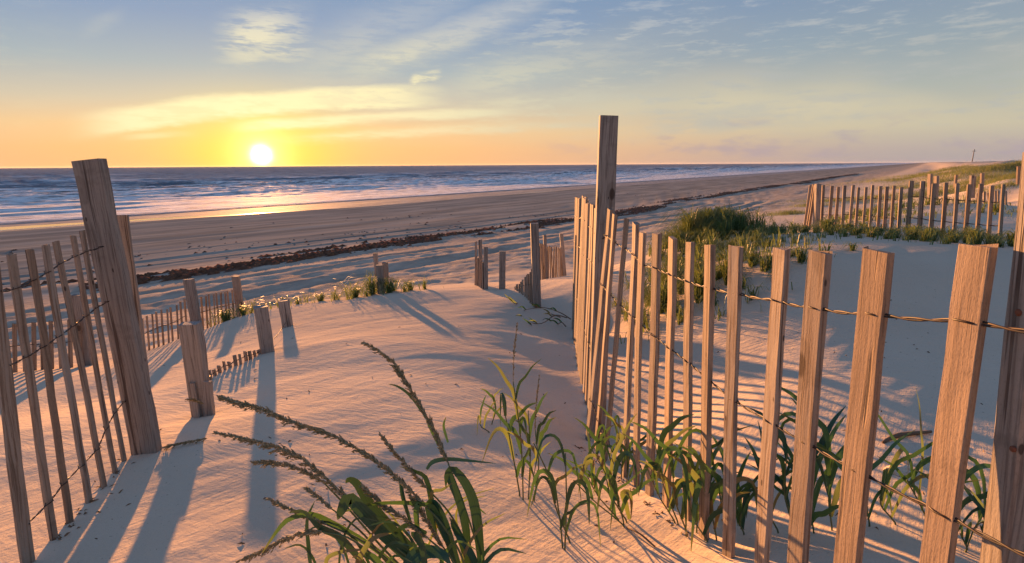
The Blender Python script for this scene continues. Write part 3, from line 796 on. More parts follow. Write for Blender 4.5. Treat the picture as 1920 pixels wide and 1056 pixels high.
M_leafd = leafmat('deep_green_blade', (0.014, 0.055, 0.034, 1), (0.028, 0.090, 0.048, 1), (0.09, 0.12, 0.05, 1), 0.05)
M_dry = leafmat('dry_blade', (0.30, 0.19, 0.085, 1), (0.22, 0.125, 0.055, 1), (0.24, 0.12, 0.05, 1), 0.3)
M_stem, _b = new_mat('green_stem')
put(_b.inputs['Base Color'], mix(noise(X(X.nt.nodes.new('ShaderNodeTexCoord').outputs['Object']), 30.0), (0.06, 0.10, 0.035, 1), (0.13, 0.15, 0.06, 1))); put(_b.inputs['Roughness'], 0.6)
M_seed, _b = new_mat('seed_husks')
_n1 = noise(X(X.nt.nodes.new('ShaderNodeTexCoord').outputs['Object']), 160.0, 3.0, 0.7)
put(_b.inputs['Base Color'], ramp(_n1, [(0.30, (0.09, 0.09, 0.04, 1)), (0.5, (0.23, 0.18, 0.09, 1)), (0.68, (0.48, 0.35, 0.20, 1))])); put(_b.inputs['Roughness'], 0.8)
M_husk, _b = new_mat('dry_stalk')
put(_b.inputs['Base Color'], mix(noise(X(X.nt.nodes.new('ShaderNodeTexCoord').outputs['Object']), 40.0), (0.10, 0.06, 0.035, 1), (0.22, 0.14, 0.075, 1))); put(_b.inputs['Roughness'], 0.9)

def spline(pts, n):
    """Catmull-Rom through Vectors, n+1 samples"""
    P = [pts[0] * 2 - pts[1]] + list(pts) + [pts[-1] * 2 - pts[-2]]
    out = []
    m = len(pts) - 1
    for k in range(n + 1):
        s = k / n * m; i = min(int(s), m - 1); f = s - i
        p0, p1, p2, p3 = P[i], P[i + 1], P[i + 2], P[i + 3]
        out.append(0.5 * ((2 * p1) + (p2 - p0) * f + (2 * p0 - 5 * p1 + 4 * p2 - p3) * f * f + (3 * p1 - p0 - 3 * p2 + p3) * f ** 3))
    return out
def leaf(parent, pts, width, mat, roll=0.0, n=10, face=None, fold=0.22, name='leaf', w0=0.55):
    """grass blade along world points: folded along its midrib, tapering to the tip"""
    C = spline(pts, n)
    V, Fc, UV = [], [], []
    for i, p in enumerate(C):
        tg = (C[min(i + 1, n)] - C[max(i - 1, 0)]).normalized()
        fc = Vector(face) if face is not None else Vector((0, -1, 0.25))
        side = tg.cross(fc)
        if side.length < 1e-4: side = Vector((1, 0, 0))
        side.normalize(); nr = side.cross(tg).normalized()
        a = roll * (0.6 + 0.8 * i / n)
        s2 = side * math.cos(a) + nr * math.sin(a); n2 = nr * math.cos(a) - side * math.sin(a)
        f = i / n
        w = width * 0.5 * (w0 + (1 - w0) * min(1, f * 4)) * (1 - f ** 2.6) ** 0.8 + 0.0004
        V += [p - s2 * w, p - n2 * (w * fold), p + s2 * w]
        UV += [(0, f), (.5, f), (1, f)]
    for i in range(n):
        for k in (0, 1):
            Fc.append((i * 3 + k, i * 3 + k + 1, i * 3 + k + 4, i * 3 + k + 3))
    o = mesh_obj(name, [v - parent.location for v in V], Fc, mat, parent, (0, 0, 0), True)
    uvl = o.data.uv_layers.new(name='UVMap')
    idx = [vi for f in Fc for vi in f]
    uvl.data.foreach_set('uv', [c for vi in idx for c in UV[vi]])
    return o
def stem(parent, pts, r0, r1, mat=None, n=14, name='stem'):
    C = spline(pts, n)
    V, Fc = tube_geo(C, [r0 + (r1 - r0) * i / n for i in range(n + 1)], 6)
    return mesh_obj(name, [v - parent.location for v in V], Fc, mat or M_stem, parent, (0, 0, 0), True)
def seed_head(parent, pts, r, dens=150, mat=None, seed=1, size=0.0042):
    """plume of husks on short side branches along a bent stalk (first point = tip)"""
    rg = random.Random(seed)
    n = 40
    C = spline(pts, n); V, Fc = [], []
    tube_geo(C, 0.0009, 4, V, Fc)
    L = sum((C[i + 1] - C[i]).length for i in range(n))
    N = int(dens * L / 0.35 / 2.1)
    for k in range(N):
        f = rg.random() ** 0.9
        i = min(int(f * n), n - 1); p = C[i].lerp(C[i + 1], f * n - i)
        tg = (C[i] - C[i + 1]).normalized()                      # towards the tip
        d = Vector((rg.gauss(0, 1), rg.gauss(0, 1), rg.gauss(0, 1) - .3)); d = (d - tg * d.dot(tg)).normalized()
        bl = r * min(1, 0.3 + f * 2.5) * (1.15 - 0.5 * f) * rg.uniform(1.1, 3.0)
        spread = rg.uniform(.22, .55)
        for j in range(5):
            g_ = (j + rg.random()) / 5
            c = p + tg * (bl * g_) + d * (bl * g_ * spread) + Vector((0, 0, -.25 * bl * g_ * g_))
            w_ = Vector((rg.gauss(0, 1), rg.gauss(0, 1), rg.gauss(0, 1))) * .28
            a = (tg + d * spread + w_).normalized()
            s = size * rg.uniform(.6, 1.15) * (1.1 - .3 * g_); q = s * rg.uniform(.28, .42)
            u = a.cross(Vector((.3, .5, .8))).normalized(); w = a.cross(u)
            o = len(V)
            V += [c - a * s, c + u * q, c + w * q, c - u * q, c - w * q, c + a * s * 1.35]
            for m in range(4):
                Fc.append((o, o + 1 + (m + 1) % 4, o + 1 + m)); Fc.append((o + 5, o + 1 + m, o + 1 + (m + 1) % 4))
    return mesh_obj('seed_head', [v - parent.location for v in V], Fc, mat or M_seed, parent)
def pxl(lst, Y0, Y1, bulge=0.0):
    n = len(lst) - 1
    return [at(x, y, Y0 + (Y1 - Y0) * i / n + bulge * math.sin(math.pi * i / n)) for i, (x, y) in enumerate(lst)]

# ---- big seed-bearing grass in the foreground
base_o = at(850, 1075, 1.03); base_o.z = hz(base_o.x, base_o.y)
g = thing('grass_tuft', tuple(base_o), 'large foreground grass clump with long arching seed heads', 'grass')
root = at(880, 1110, 1.0); root.z = hz(root.x, root.y)
heads = [  # tip first
    ([(410, 744), (440, 752), (488, 766), (552, 792), (622, 816), (691, 855), (747, 898), (799, 950)], [(830, 985), (868, 1050)], 1.16, 1.02, .0062),
    ([(404, 811), (466, 824), (527, 842), (574, 865), (613, 898), (656, 937), (704, 984), (730, 1015)], [(760, 1040), (810, 1080)], 1.14, 1.0, .0066),
    ([(473, 867), (522, 868), (570, 883), (605, 903)], [(650, 950), (720, 1030)], 1.13, 1.08, .005),
    ([(682, 642), (721, 665), (751, 699), (777, 742), (803, 786), (824, 829), (840, 868)], [(868, 941), (898, 1036), (905, 1080)], 1.22, 1.08, .0058),
    ([(712, 813), (747, 855), (777, 889), (800, 915)], [(846, 967), (880, 1040)], 1.12, 1.06, .0045),
    ([(678, 911), (717, 945), (751, 967), (803, 1010)], [(830, 1035), (850, 1070)], 1.06, 1.0, .0055),
    ([(574, 915), (600, 934), (622, 954)], [(680, 1000), (740, 1070)], 1.08, 1.03, .004),
    ([(445, 1053), (501, 1027), (561, 1001), (604, 997)], [(660, 1012), (740, 1075)], 1.05, 1.0, .0055),
    ([(503, 935), (553, 958), (613, 984)], [(680, 1015), (760, 1075)], 1.08, 1.02, .004),
    ([(770, 930), (800, 975), (830, 1025)], [(845, 1045), (860, 1080)], 1.03, 1.0, .005),
]
for i, (hp, sp2, Y0, Y1, r) in enumerate(heads):
    H_ = pxl(hp, Y0, Y1)
    seed_head(g, H_, r * 1.35, 520, seed=i + 1, size=.0054)
    S_ = [H_[-1]] + [at(x, y, Y1 - .01 * k) for k, (x, y) in enumerate(sp2, 1)]
    e = S_[-1].copy(); e = e.lerp(root, .55); e.z = hz(e.x, e.y) - .03
    stem(g, S_ + [e], .0016, .0028)
# side leaflets of the tall stalk and blades: points from root side to tip, distances, width px, material, roll
LV = [
    ([(872, 950), (900, 985), (888, 930), (868, 890), (846, 878)], 1.06, 1.04, 0, None),
]
blades = [
    ([(905, 1085), (898, 1010), (889, 945), (872, 905), (850, 880), (838, 890), (836, 915)], 1.04, 1.05, 22, M_leafd, .25),
    ([(880, 1080), (876, 1010), (866, 955), (848, 905), (838, 888), (842, 905), (850, 930)], 1.05, 1.07, 17, M_leafd, -.4),
    ([(862, 1075), (838, 1000), (818, 955), (808, 945), (806, 955), (812, 990), (822, 1020)], 1.0, 1.02, 26, M_leafd, .2),
    ([(836, 1015), (815, 965), (800, 900), (780, 885), (762, 878), (748, 875)], 1.05, 1.12, 13, M_leaf, .5),
    ([(800, 1080), (730, 1010), (680, 960), (655, 935), (640, 958), (633, 975)], .99, 1.0, 34, M_leafd, .15),
    ([(775, 1030), (720, 975), (690, 940), (670, 908), (655, 900), (648, 906)], 1.04, 1.08, 24, M_leaf, .2),
    ([(850, 1050), (820, 960), (785, 945), (740, 943), (700, 945), (660, 955), (625, 968)], 1.02, 1.05, 13, M_leaf, .6),
    ([(800, 880), (812, 866), (840, 861), (880, 864), (930, 869)], 1.08, 1.10, 9, M_leaf, .7),
    ([(760, 1075), (690, 1020), (620, 980), (585, 965), (545, 972), (520, 995), (490, 1040)], 1.02, 1.02, 15, M_leaf, .3),
    ([(700, 1080), (640, 1010), (600, 990), (570, 960), (540, 962)], 1.0, 1.04, 22, M_leaf, .5),
    ([(585, 1085), (578, 1020), (576, 975), (590, 940)], 1.02, 1.06, 9, M_leafd, .2),
    ([(620, 1085), (612, 1050), (640, 1035), (690, 1030)], .98, .98, 9, M_dry, .3),
    ([(690, 1085), (670, 1060), (690, 1020), (710, 1005), (735, 1000)], .95, .97, 12, M_dry, .4),
    ([(820, 1010), (808, 930), (830, 918), (850, 905)], 1.04, 1.05, 7, M_dry, .4),
    ([(800, 1000), (765, 985), (740, 1000), (728, 1008)], 1.0, 1.0, 14, M_leafd, .5),
    ([(885, 1080), (868, 1020), (850, 985), (842, 970)], 1.02, 1.05, 19, M_leafd, .3),
    ([(905, 1085), (884, 1040), (868, 1015), (855, 1000), (848, 985)], 1.0, 1.03, 14, M_leafd, -.4),
    ([(760, 1085), (770, 1050), (800, 1035), (830, 1040), (845, 1060)], .96, .96, 30, M_leafd, .4),
    ([(720, 1085), (705, 1050), (680, 1040), (660, 1046)], .96, .98, 18, M_leaf, .2),
    ([(800, 1085), (790, 1020), (775, 1000), (790, 1030)], .95, .96, 16, M_leafd, .4),
    ([(840, 830), (832, 800), (836, 782)], 1.12, 1.13, 5, M_leaf, .2),
    ([(800, 785), (772, 745), (748, 726), (728, 720)], 1.16, 1.2, 6, M_leaf, .3),
    ([(826, 840), (806, 800), (795, 775)], 1.13, 1.16, 8, M_leaf, .4),
    ([(770, 980), (755, 930), (752, 900), (760, 960)], 1.03, 1.06, 10, M_leaf, .4),
    ([(785, 1010), (780, 960), (786, 945), (780, 975)], 1.02, 1.03, 12, M_leaf, .3),
    ([(870, 1030), (855, 970), (870, 940), (910, 930)], 1.06, 1.09, 4, M_dry, .2),
    ([(880, 935), (900, 955), (912, 965)], 1.08, 1.1, 3, M_leaf, .2),
]
for i, (pp, Y0, Y1, wp, mt, rl) in enumerate(blades):
    leaf(g, pxl(pp, Y0, Y1, .015 * ((i % 3) - 1)), wp / F * (Y0 + Y1) / 2 * 1.02, M_leafd if mt is M_leaf and i % 2 else mt, rl, 14)
_rg = random.Random(5)
for i in range(16):                     # narrow blades and dead straw round the root
    bx = _rg.uniform(600, 900); b_ = at(bx, 1085, 1.0 + _rg.uniform(-.03, .05)); b_.z = hz(b_.x, b_.y)
    l = _rg.uniform(.09, .24); a = _rg.uniform(2.2, 4.2) if _rg.random() < .7 else _rg.uniform(-1, 1)
    d = Vector((math.cos(a), math.sin(a) * .5 + .1, 0))
    leaf(g, [b_, b_ + d * l * .15 + Vector((0, 0, l * .5)), b_ + d * l * .45 + Vector((0, 0, l * .82)), b_ + d * l * .85 + Vector((0, 0, l * _rg.uniform(.55, .9)))], _rg.uniform(.004, .009), _rg.choice([M_leaf, M_leafd, M_leafd, M_dry]), _rg.uniform(-.6, .6), 9)


# ---- leafy shoots: stem with alternate folding blades
def shoot(parent, b, top, nl, L, wd, rg, mats, lean=0.0, seedp=False, fromf=.15):
    b = Vector(b); top = Vector(top)
    mid = b.lerp(top, .5) + Vector((rg.uniform(-.02, .02), rg.uniform(-.02, .02), 0))
    pts = [b - Vector((0, 0, .05)), b, mid, top]
    stem(parent, pts, .0026, .0014, None, 8)
    for k in range(nl):
        f = fromf + (1 - fromf) * (k + rg.uniform(0, .6)) / nl
        f = min(f, 1.0)
        p = b.lerp(mid, f * 2) if f < .5 else mid.lerp(top, f * 2 - 1)
        a = rg.uniform(0, 6.28) if rg.random() < .4 else (math.pi + rg.gauss(0, .7) if k % 2 else rg.gauss(0, .7))
        d = Vector((math.cos(a), math.sin(a) * .8, 0))
        l = L * rg.uniform(.65, 1.2)
        kink = rg.uniform(.35, .6)
        up1 = rg.uniform(.55, 1.0)
        q1 = p + d * (l * .07) + Vector((0, 0, l * .36 * up1))
        q2 = p + d * (l * .19) + Vector((0, 0, l * .50 * up1))
        q3 = p + d * (l * .31) + Vector((0, 0, l * .38 * up1))
        q4 = p + d * (l * rg.uniform(.34, .46)) + Vector((0, 0, l * (.38 * up1 - rg.uniform(.30, .60))))
        if rg.random() < .62: q3 = q2 + d * l * .14 + Vector((0, 0, l * .16)); q4 = q3 + d * l * .18 + Vector((0, 0, l * .10))
        for q in (q1, q2, q3, q4): q.z = max(q.z, b.z + .004)
        leaf(parent, [p, q1, q2, q3, q4], wd * rg.uniform(.7, 1.2), rg.choice(mats), rg.uniform(-.7, .7), 10)
    if seedp:
        seed_head(parent, [top + Vector((.012, 0, .16)), top + Vector((.004, 0, .09)), top], .004, 230, seed=int(rg.random() * 999), size=.0034)
def plant(label, bpx, shoots, seed, L=.16, wd=.015, mats=None, Y=None, name='grass_tuft'):
    rg = random.Random(seed)
    b0 = ground_at(*bpx) if Y is None else at(*bpx, Y)
    b0.z = hz(b0.x, b0.y)
    r = thing(name, tuple(b0), label, 'grass')
    L, wd = L * 1.3, wd * 0.78
    for (dxp, dyp, tx, ty, nl, sd_) in shoots:
        nl = max(3, nl - 1)
        bb = ground_at(bpx[0] + dxp, bpx[1] + dyp) if Y is None else b0 + Vector((dxp / F * Y, dyp / F * Y, 0))
        bb.z = hz(bb.x, bb.y)
        tp_ = at(tx, ty, bb.y + rg.uniform(-.03, .02))
        shoot(r, bb, tp_, nl, L, wd, rg, mats or [M_leaf, M_leaf, M_leaf, M_leafd, M_dry], 0, sd_)
    return r, b0, rg
plant('leafy grass tuft with one upright seed spike, in front of the fence foot', (981, 938), [(0, 0, 962, 715, 6, True), (-6, -6, 940, 740, 5, False), (10, -2, 990, 770, 5, False), (20, 4, 1003, 805, 4, True)], 21, .15, .015)
plant('small young grass shoot left of the seed-spike tuft', (918, 812), [(0, 0, 900, 778, 3, False), (4, -14, 922, 738, 4, False)], 22, .10, .010)
plant('thin grass shoots leaning over the shaded sand at bottom centre', (1055, 1030), [(0, 0, 1000, 830, 5, False), (14, -10, 1030, 900, 4, False), (4, 2, 1060, 850, 4, False)], 23, .17, .013)
plant('drooping pale-tipped grass clump between seed tuft and right fence', (1170, 985), [(0, 0, 1108, 840, 6, False), (-8, -6, 1090, 870, 5, False), (6, -4, 1130, 860, 5, False), (2, 4, 1075, 900, 4, False)], 24, .16, .015)
plant('upright leafy grass at the foot of the farther fence laths', (1165, 900), [(0, 0, 1150, 790, 6, False), (10, 4, 1170, 815, 5, False), (-34, -24, 1112, 812, 5, False), (12, 6, 1186, 840, 4, False)], 25, .13, .013)
plant('grass tuft pressing through the fence laths beside the brown leaf', (1272, 985), [(0, 0, 1228, 830, 6, False), (14, 10, 1262, 860, 6, False), (-6, -4, 1210, 870, 4, False), (34, 16, 1300, 870, 6, False)], 26, .18, .018)
plant('broad-leaved grass between the middle laths at bottom right', (1340, 1062), [(0, 0, 1316, 905, 7, False), (30, 4, 1350, 930, 6, False), (-20, -4, 1290, 930, 5, False), (60, 6, 1390, 960, 5, False)], 27, .20, .019, Y=1.27)
plant('tall grass behind the near laths at lower right', (1490, 1000), [(0, 0, 1476, 850, 7, False), (36, 2, 1530, 838, 7, False), (70, -4, 1560, 860, 6, False), (-30, 0, 1440, 900, 5, False), (20, 10, 1505, 900, 6, False)], 28, .20, .016)
plant('flattened grass patch behind the nearest laths', (1680, 985), [(0, 0, 1650, 930, 6, False), (60, 0, 1700, 900, 6, False), (110, 4, 1800, 930, 6, False), (-50, 4, 1600, 930, 6, False), (150, 6, 1850, 960, 5, False)], 29, .22, .014)
plant('sparse grass at the base of the nearest post', (1850, 1035), [(0, 0, 1838, 985, 5, False), (20, 6, 1870, 995, 5, False), (-40, 2, 1800, 1000, 5, False)], 30, .14, .012)
# brown curled leaf and dead stalk beside the drooping clump
b = ground_at(1180, 975); t_ = thing('curled_leaf', tuple(b), 'single brown curled dead leaf near the fence foot', 'leaf')
leaf(t_, [b, at(1172, 940, b.y - .02), at(1168, 925, b.y - .03), at(1178, 923, b.y - .05), at(1184, 940, b.y - .06), at(1183, 975, b.y - .07)], .016, M_dry, .3, 12, name='blade')
b = ground_at(1175, 992); e = ground_at(1228, 1030)
t_ = thing('dead_stalk', tuple(b), 'dark dead grass stalk lying on sand at bottom centre', 'stalk')
mesh_obj('stalk', [v - t_.location for v in tube_geo(spline([b + Vector((0, 0, .004)), b.lerp(e, .5) + Vector((0, 0, .012)), e + Vector((0, 0, .004))], 8), .0022, 5)[0]], tube_geo(spline([b, b.lerp(e, .5), e], 8), .002, 5)[1], M_husk, t_)
# fallen seed heads on the sand by the left post
for (pp, lab, sd_) in (([(304, 815), (330, 812), (358, 817), (388, 822)], 'fallen tan seed head lying at the foot of the leaning left post', 51), ([(350, 748), (366, 750), (382, 757)], 'small tan seed tuft caught on the squat post with side boards', 52)):
    Q = [at(x, y, 1.70 + .02 * i) for i, (x, y) in enumerate(pp)] if sd_ == 51 else [at(x, y, 2.06 + .01 * i) for i, (x, y) in enumerate(pp)]
    if sd_ == 51:
        for q in Q: q.z = hz(q.x, q.y) + .012
    t_ = thing('fallen_seed_head', tuple(Q[0]), lab, 'seed head')
    seed_head(t_, Q, .008, 420, seed=sd_, size=.005, mat=M_seed)
# dry vine trailing down to the right fence
vb = ground_at(1060, 596)
t_ = thing('dry_vine', tuple(vb), 'dark tangled dry vine with few leaves trailing beside the far end of right fence', 'vine')
for i, pp in enumerate([[(1070, 600), (1050, 597), (1020, 585), (990, 578), (977, 574)], [(1062, 606), (1040, 600), (1015, 606), (985, 590), (978, 572)], [(1060, 622), (1052, 606), (1042, 600), (1025, 590)], [(1050, 598), (1030, 580), (1012, 570), (1000, 575)], [(1020, 590), (1000, 600), (994, 606)], [(975, 556), (965, 566), (958, 570)]]):
    Q = [ground_at(x, y + 6) + Vector((0, -.03, .03 + .05 * math.sin(k * 1.1 + i))) for k, (x, y) in enumerate(pp)]
    C = spline(Q, 16); V, Fc = tube_geo(C, [.005 - .0035 * k / 16 for k in range(17)], 5)
    mesh_obj('stem', [v - t_.location for v in V], Fc, M_husk, t_, (0, 0, 0), True)
    for k in (5, 9, 13):
        p = C[k]; leaf(t_, [p, p + Vector((-.03, -.01, .03)), p + Vector((-.07, -.02, .02 + .01 * i))], .012, M_leaf if (k + i) % 2 else M_dry, .3, 6)
# ---- dune grass: thousands of blades on the dune, nobody could count them
rgn = np.random.RandomState(3)
PATCH = [  # photo x, y, distance, half width across (m), half depth (m), blades, length
    (1345, 432, 5.2, .42, .45, 4200, .26), (1285, 452, 5.0, .30, .30, 700, .2), (1290, 480, 4.4, .40, .35, 800, .2), (1400, 475, 4.2, .45, .30, 700, .17), (1250, 520, 4.1, .28, .45, 800, .2), (1300, 560, 3.6, .34, .32, 600, .2), (1370, 545, 3.6, .38, .28, 600, .18), (1440, 540, 3.3, .22, .16, 260, .17), (1220, 560, 3.8, .18, .3, 350, .2), (1480, 500, 3.3, .12, .08, 90, .15),
    (1470, 452, 4.9, .50, .28, 620, .15), (1560, 450, 4.8, .50, .25, 900, .15), (1640, 450, 4.4, .50, .22, 900, .15), (1730, 455, 4.1, .45, .2, 900, .15), (1800, 465, 3.7, .40, .2, 800, .15), (1880, 475, 3.45, .35, .2, 600, .15), (1560, 478, 3.4, .06, .05, 60, .13),
    (1640, 418, 5.6, .8, .4, 500, .15), (1540, 414, 6.6, .5, .4, 350, .14), (1760, 395, 6.4, .6, .3, 300, .17), (1480, 402, 9.5, .5, .4, 500, .2), (1520, 387, 10.5, .4, .4, 350, .2), (1880, 405, 5.4, .5, .2, 200, .14),
    (1600, 402, 6.6, .8, .45, 900, .17), (1680, 388, 7.6, .9, .5, 1000, .18), (1640, 372, 9.5, 1.0, .8, 900, .2), (1740, 366, 8.4, 1.0, .6, 1200, .22), (1820, 352, 10, 1.1, .7, 1100, .24), (1560, 378, 11, .9, .8, 500, .2), (1700, 336, 20, 2.5, 2.5, 1300, .3), (1780, 318, 34, 4, 4, 1400, .4), (1890, 350, 9, 1.0, .5, 700, .2),
    (470, 584, 5.0, .22, .10, 120, .15), (540, 570, 5.3, .28, .10, 100, .14), (610, 560, 5.4, .24, .10, 90, .15), (690, 549, 5.4, .22, .14, 260, .21), (745, 545, 5.5, .20, .12, 150, .19), (785, 542, 5.6, .2, .10, 60, .13), (432, 596, 4.95, .14, .1, 70, .15),
    (1760, 345, 9.5, 1.0, .8, 1500, .26), (1700, 354, 9.5, .6, .6, 350, .22), (1900, 335, 14, 1.8, 1.5, 1300, .32), (1840, 337, 15, 1.4, 1.4, 900, .32), (1870, 318, 24, 3.5, 3.0, 1700, .4), (1780, 326, 24, 2.4, 2.5, 800, .35), (1910, 312, 34, 5, 4, 1500, .45),
]
mat_dune, bs = new_mat('dune_grass')
at2 = X.nt.nodes.new('ShaderNodeAttribute'); at2.attribute_name = 'tone'
tone = X(at2.outputs['Fac'])
gcol = ramp(tone, [(0.0, (0.050, 0.105, 0.034, 1)), (0.45, (0.095, 0.170, 0.050, 1)), (0.75, (0.18, 0.23, 0.075, 1)), (1.0, (0.36, 0.28, 0.13, 1))])
put(bs.inputs['Base Color'], gcol); put(bs.inputs['Roughness'], 0.55)
tr = X.nt.nodes.new('ShaderNodeBsdfTranslucent'); put(tr.inputs['Color'], mix(0.5, gcol, (0.30, 0.32, 0.05, 1)))
mx = X.nt.nodes.new('ShaderNodeMixShader'); mx.inputs[0].default_value = 0.35
out = [n for n in X.nt.nodes if n.type == 'OUTPUT_MATERIAL'][0]
X.nt.links.new(bs.outputs[0], mx.inputs[1]); X.nt.links.new(tr.outputs[0], mx.inputs[2]); X.nt.links.new(mx.outputs[0], out.inputs[0])
BV, BF, BT = [], [], []
voff = 0
for (px0, py0, Y, hw, hd, nb_, L) in PATCH:
    nb_ = int(nb_ * ((1.3 if px0 < 1350 else .95) if Y < 8 else 2.4)); L = L * ((1.12 if px0 < 1400 else .74) if Y < 8 else 1.25)
    c = at(px0, py0, Y) if Y <= 8 else ground_at(px0, py0, 3.0, 160.0)
    if Y > 8: hw *= c.y / Y; hd *= max(1.0, c.y / Y); nb_ = int(nb_ * 1.3)
    a = rgn.rand(nb_) * 6.283; rr = np.abs(rgn.normal(0, .62, nb_)) + .05; rr = np.where(rr > 1.7, 1.7 * rgn.rand(nb_), rr)
    x = c.x + np.cos(a) * rr * hw; y = c.y + np.sin(a) * rr * hd
    # gather the blades into tufts
    tx = (np.round(x / .17) + .38 * np.sin(np.round(y / .17) * 12.9 + 1)) * .17; ty = (np.round(y / .17) + .38 * np.sin(np.round(x / .17) * 7.7)) * .17
    x = x * .30 + tx * .70; y = y * .30 + ty * .70
    tuft = .55 + .6 * (np.sin(tx * 57.3 + ty * 91.7) * .5 + .5)
    z = height(x, y)
    ln = L * (.40 + .80 * rgn.rand(nb_)) * np.clip(1.15 - .4 * rr, .45, 1.2) * tuft
    th = rgn.rand(nb_) * 6.283
    lean = (.25 if px0 < 1400 and px0 > 1200 else .5) + .95 * rgn.rand(nb_)
    dx_ = np.cos(th) * lean - .18; dy_ = np.sin(th) * lean
    w = (.0013 + .0016 * rgn.rand(nb_)) * (1 + Y * .07)
    sxv, syv = -np.sin(th + .6), np.cos(th + .6)
    P0 = np.stack([x, y, z - .02], 1)
    P1 = np.stack([x + dx_ * ln * .25, y + dy_ * ln * .25, z + ln * .62], 1)
    P2 = np.stack([x + dx_ * ln * .62, y + dy_ * ln * .62, z + ln * .92 * (1 - .25 * lean)], 1)
    P3 = np.stack([x + dx_ * ln * .95, y + dy_ * ln * .95, z + ln * (.85 - .55 * lean)], 1)
    S = np.stack([sxv * w, syv * w, w * 0], 1)
    vv = np.stack([P0 - S, P0 + S, P1 - S * .9, P1 + S * .9, P2 - S * .6, P2 + S * .6, P3], 1)
    BV.append(vv.reshape(-1, 3))
    o = voff + np.arange(nb_)[:, None] * 7
    tri = np.array([[0, 1, 3], [0, 3, 2], [2, 3, 5], [2, 5, 4], [4, 5, 6]])
    BF.append((o[:, :, None] + tri[None]).reshape(-1, 3))
    tn = np.clip(rgn.rand(nb_) * .62 + (rgn.rand(nb_) > .88) * .4 + (.30 if Y > 8 else 0), 0, 1)
    if px0 == 1345: tn *= .45
    tv = np.repeat(tn[:, None], 7, 1); tv[:, 4:] += .15; BT.append(np.clip(tv, 0, 1).reshape(-1))
    voff += nb_ * 7
BV = np.concatenate(BV).astype(np.float32); BF = np.concatenate(BF).astype(np.int32); BT = np.concatenate(BT).astype(np.float32)
def tri_obj(name, V, Fi, mat):
    me = bpy.data.meshes.new(name)
    me.vertices.add(len(V)); me.vertices.foreach_set('co', V.reshape(-1))
    me.loops.add(len(Fi) * 3); me.loops.foreach_set('vertex_index', Fi.reshape(-1))
    me.polygons.add(len(Fi)); me.polygons.foreach_set('loop_start', np.arange(0, len(Fi) * 3, 3, dtype=np.int32)); me.polygons.foreach_set('loop_total', np.full(len(Fi), 3, np.int32))
    me.update(calc_edges=True); me.materials.append(mat)
    o = bpy.data.objects.new(name, me); COL.objects.link(o); return o
dg = tri_obj('dune_grass', BV, BF, mat_dune)
a_ = dg.data.attributes.new('tone', 'FLOAT', 'POINT'); a_.data.foreach_set('value', BT)
tag(dg, 'tousled green dune grass covering the dunes behind the fences', 'grass', kind='stuff')

# ---- wrack line of stranded weed along the beach
mat_weed, bs = new_mat('stranded_weed')
wn_ = noise(X(X.nt.nodes.new('ShaderNodeNewGeometry').outputs['Position']), 5.0, 4.0, 0.7)
put(bs.inputs['Base Color'], ramp(wn_, [(0.3, (0.055, 0.028, 0.016, 1)), (0.52, (0.15, 0.070, 0.034, 1)), (0.72, (0.28, 0.14, 0.065, 1))])); put(bs.inputs['Roughness'], 0.8)
def weed(dd, tt, size, seed):
    rs = np.random.RandomState(seed)
    n = len(dd)
    x = -SH + dd * TY + tt * TX; y = -dd * TX + tt * TY
    z = height(x, y)
    th = rs.rand(n) * 6.283; s = size * (.5 + rs.rand(n)) * (.85 + tt / 320.0); hgt_ = s * (.10 + .28 * rs.rand(n))
    V = []
    for k in range(5):
        a = th + k * 1.2566 + rs.uniform(-.3, .3, n); q = s * (.4 + .7 * rs.rand(n)) * np.where(k % 2, .55, 1.0)
        V.append(np.stack([x + np.cos(a) * q * TX * 1.0 + np.sin(a) * q * .35, y + np.cos(a) * q * TY + np.sin(a) * q * .35, z - .01], 1))
    V.append(np.stack([x + rs.uniform(-.2, .2, n) * s, y + rs.uniform(-.2, .2, n) * s, z + hgt_], 1))
    V = np.stack(V, 1)
    o = np.arange(n)[:, None, None] * 6
    tri = np.array([[k, (k + 1) % 5, 5] for k in range(5)])[None]
    return V.reshape(-1, 3).astype(np.float32), (o + tri).reshape(-1, 3).astype(np.int32)
rs = np.random.RandomState(8)
n = 48000
tt = 10 + 210 * rs.rand(n) ** 1.6
line = 36.9 + np.array(fbm(tt / 12.0, tt * 0 + 2.0, 2)) * 1.5
strand = rs.rand(n)
dd = line + np.where(strand < .55, .6 + rs.normal(0, .22, n), np.where(strand < .85, -.45 + rs.normal(0, .35, n), rs.normal(0, .55, n)))
keep = (fbm(tt / 2.6, dd * 1.3, 3) + fbm(tt / 9.0 + 5, dd * 0.9, 2) * .5 + np.where(strand < .55, .22, .02)) > rs.uniform(-.1, .22, n)
dd, tt = dd[keep], tt[keep]
v1, f1_ = weed(dd, tt, .22, 1)
# scattered shreds on the damp sand seaward
n2 = 2600; t2 = 15 + 150 * rs.rand(n2) ** 1.4; d2 = 36 - np.abs(rs.normal(0, 1, n2)) * 7.5
kk = fbm(t2 / 4.0 + 9, d2 / 1.6, 3) > .12
v2, f2_ = weed(d2[kk], t2[kk], .13, 2)
wr = tri_obj('seaweed_wrack', np.concatenate([v1, v2]), np.concatenate([f1_, f2_ + len(v1)]), mat_weed)
tag(wr, 'rust-brown line of stranded seaweed along the beach', 'seaweed', kind='stuff')

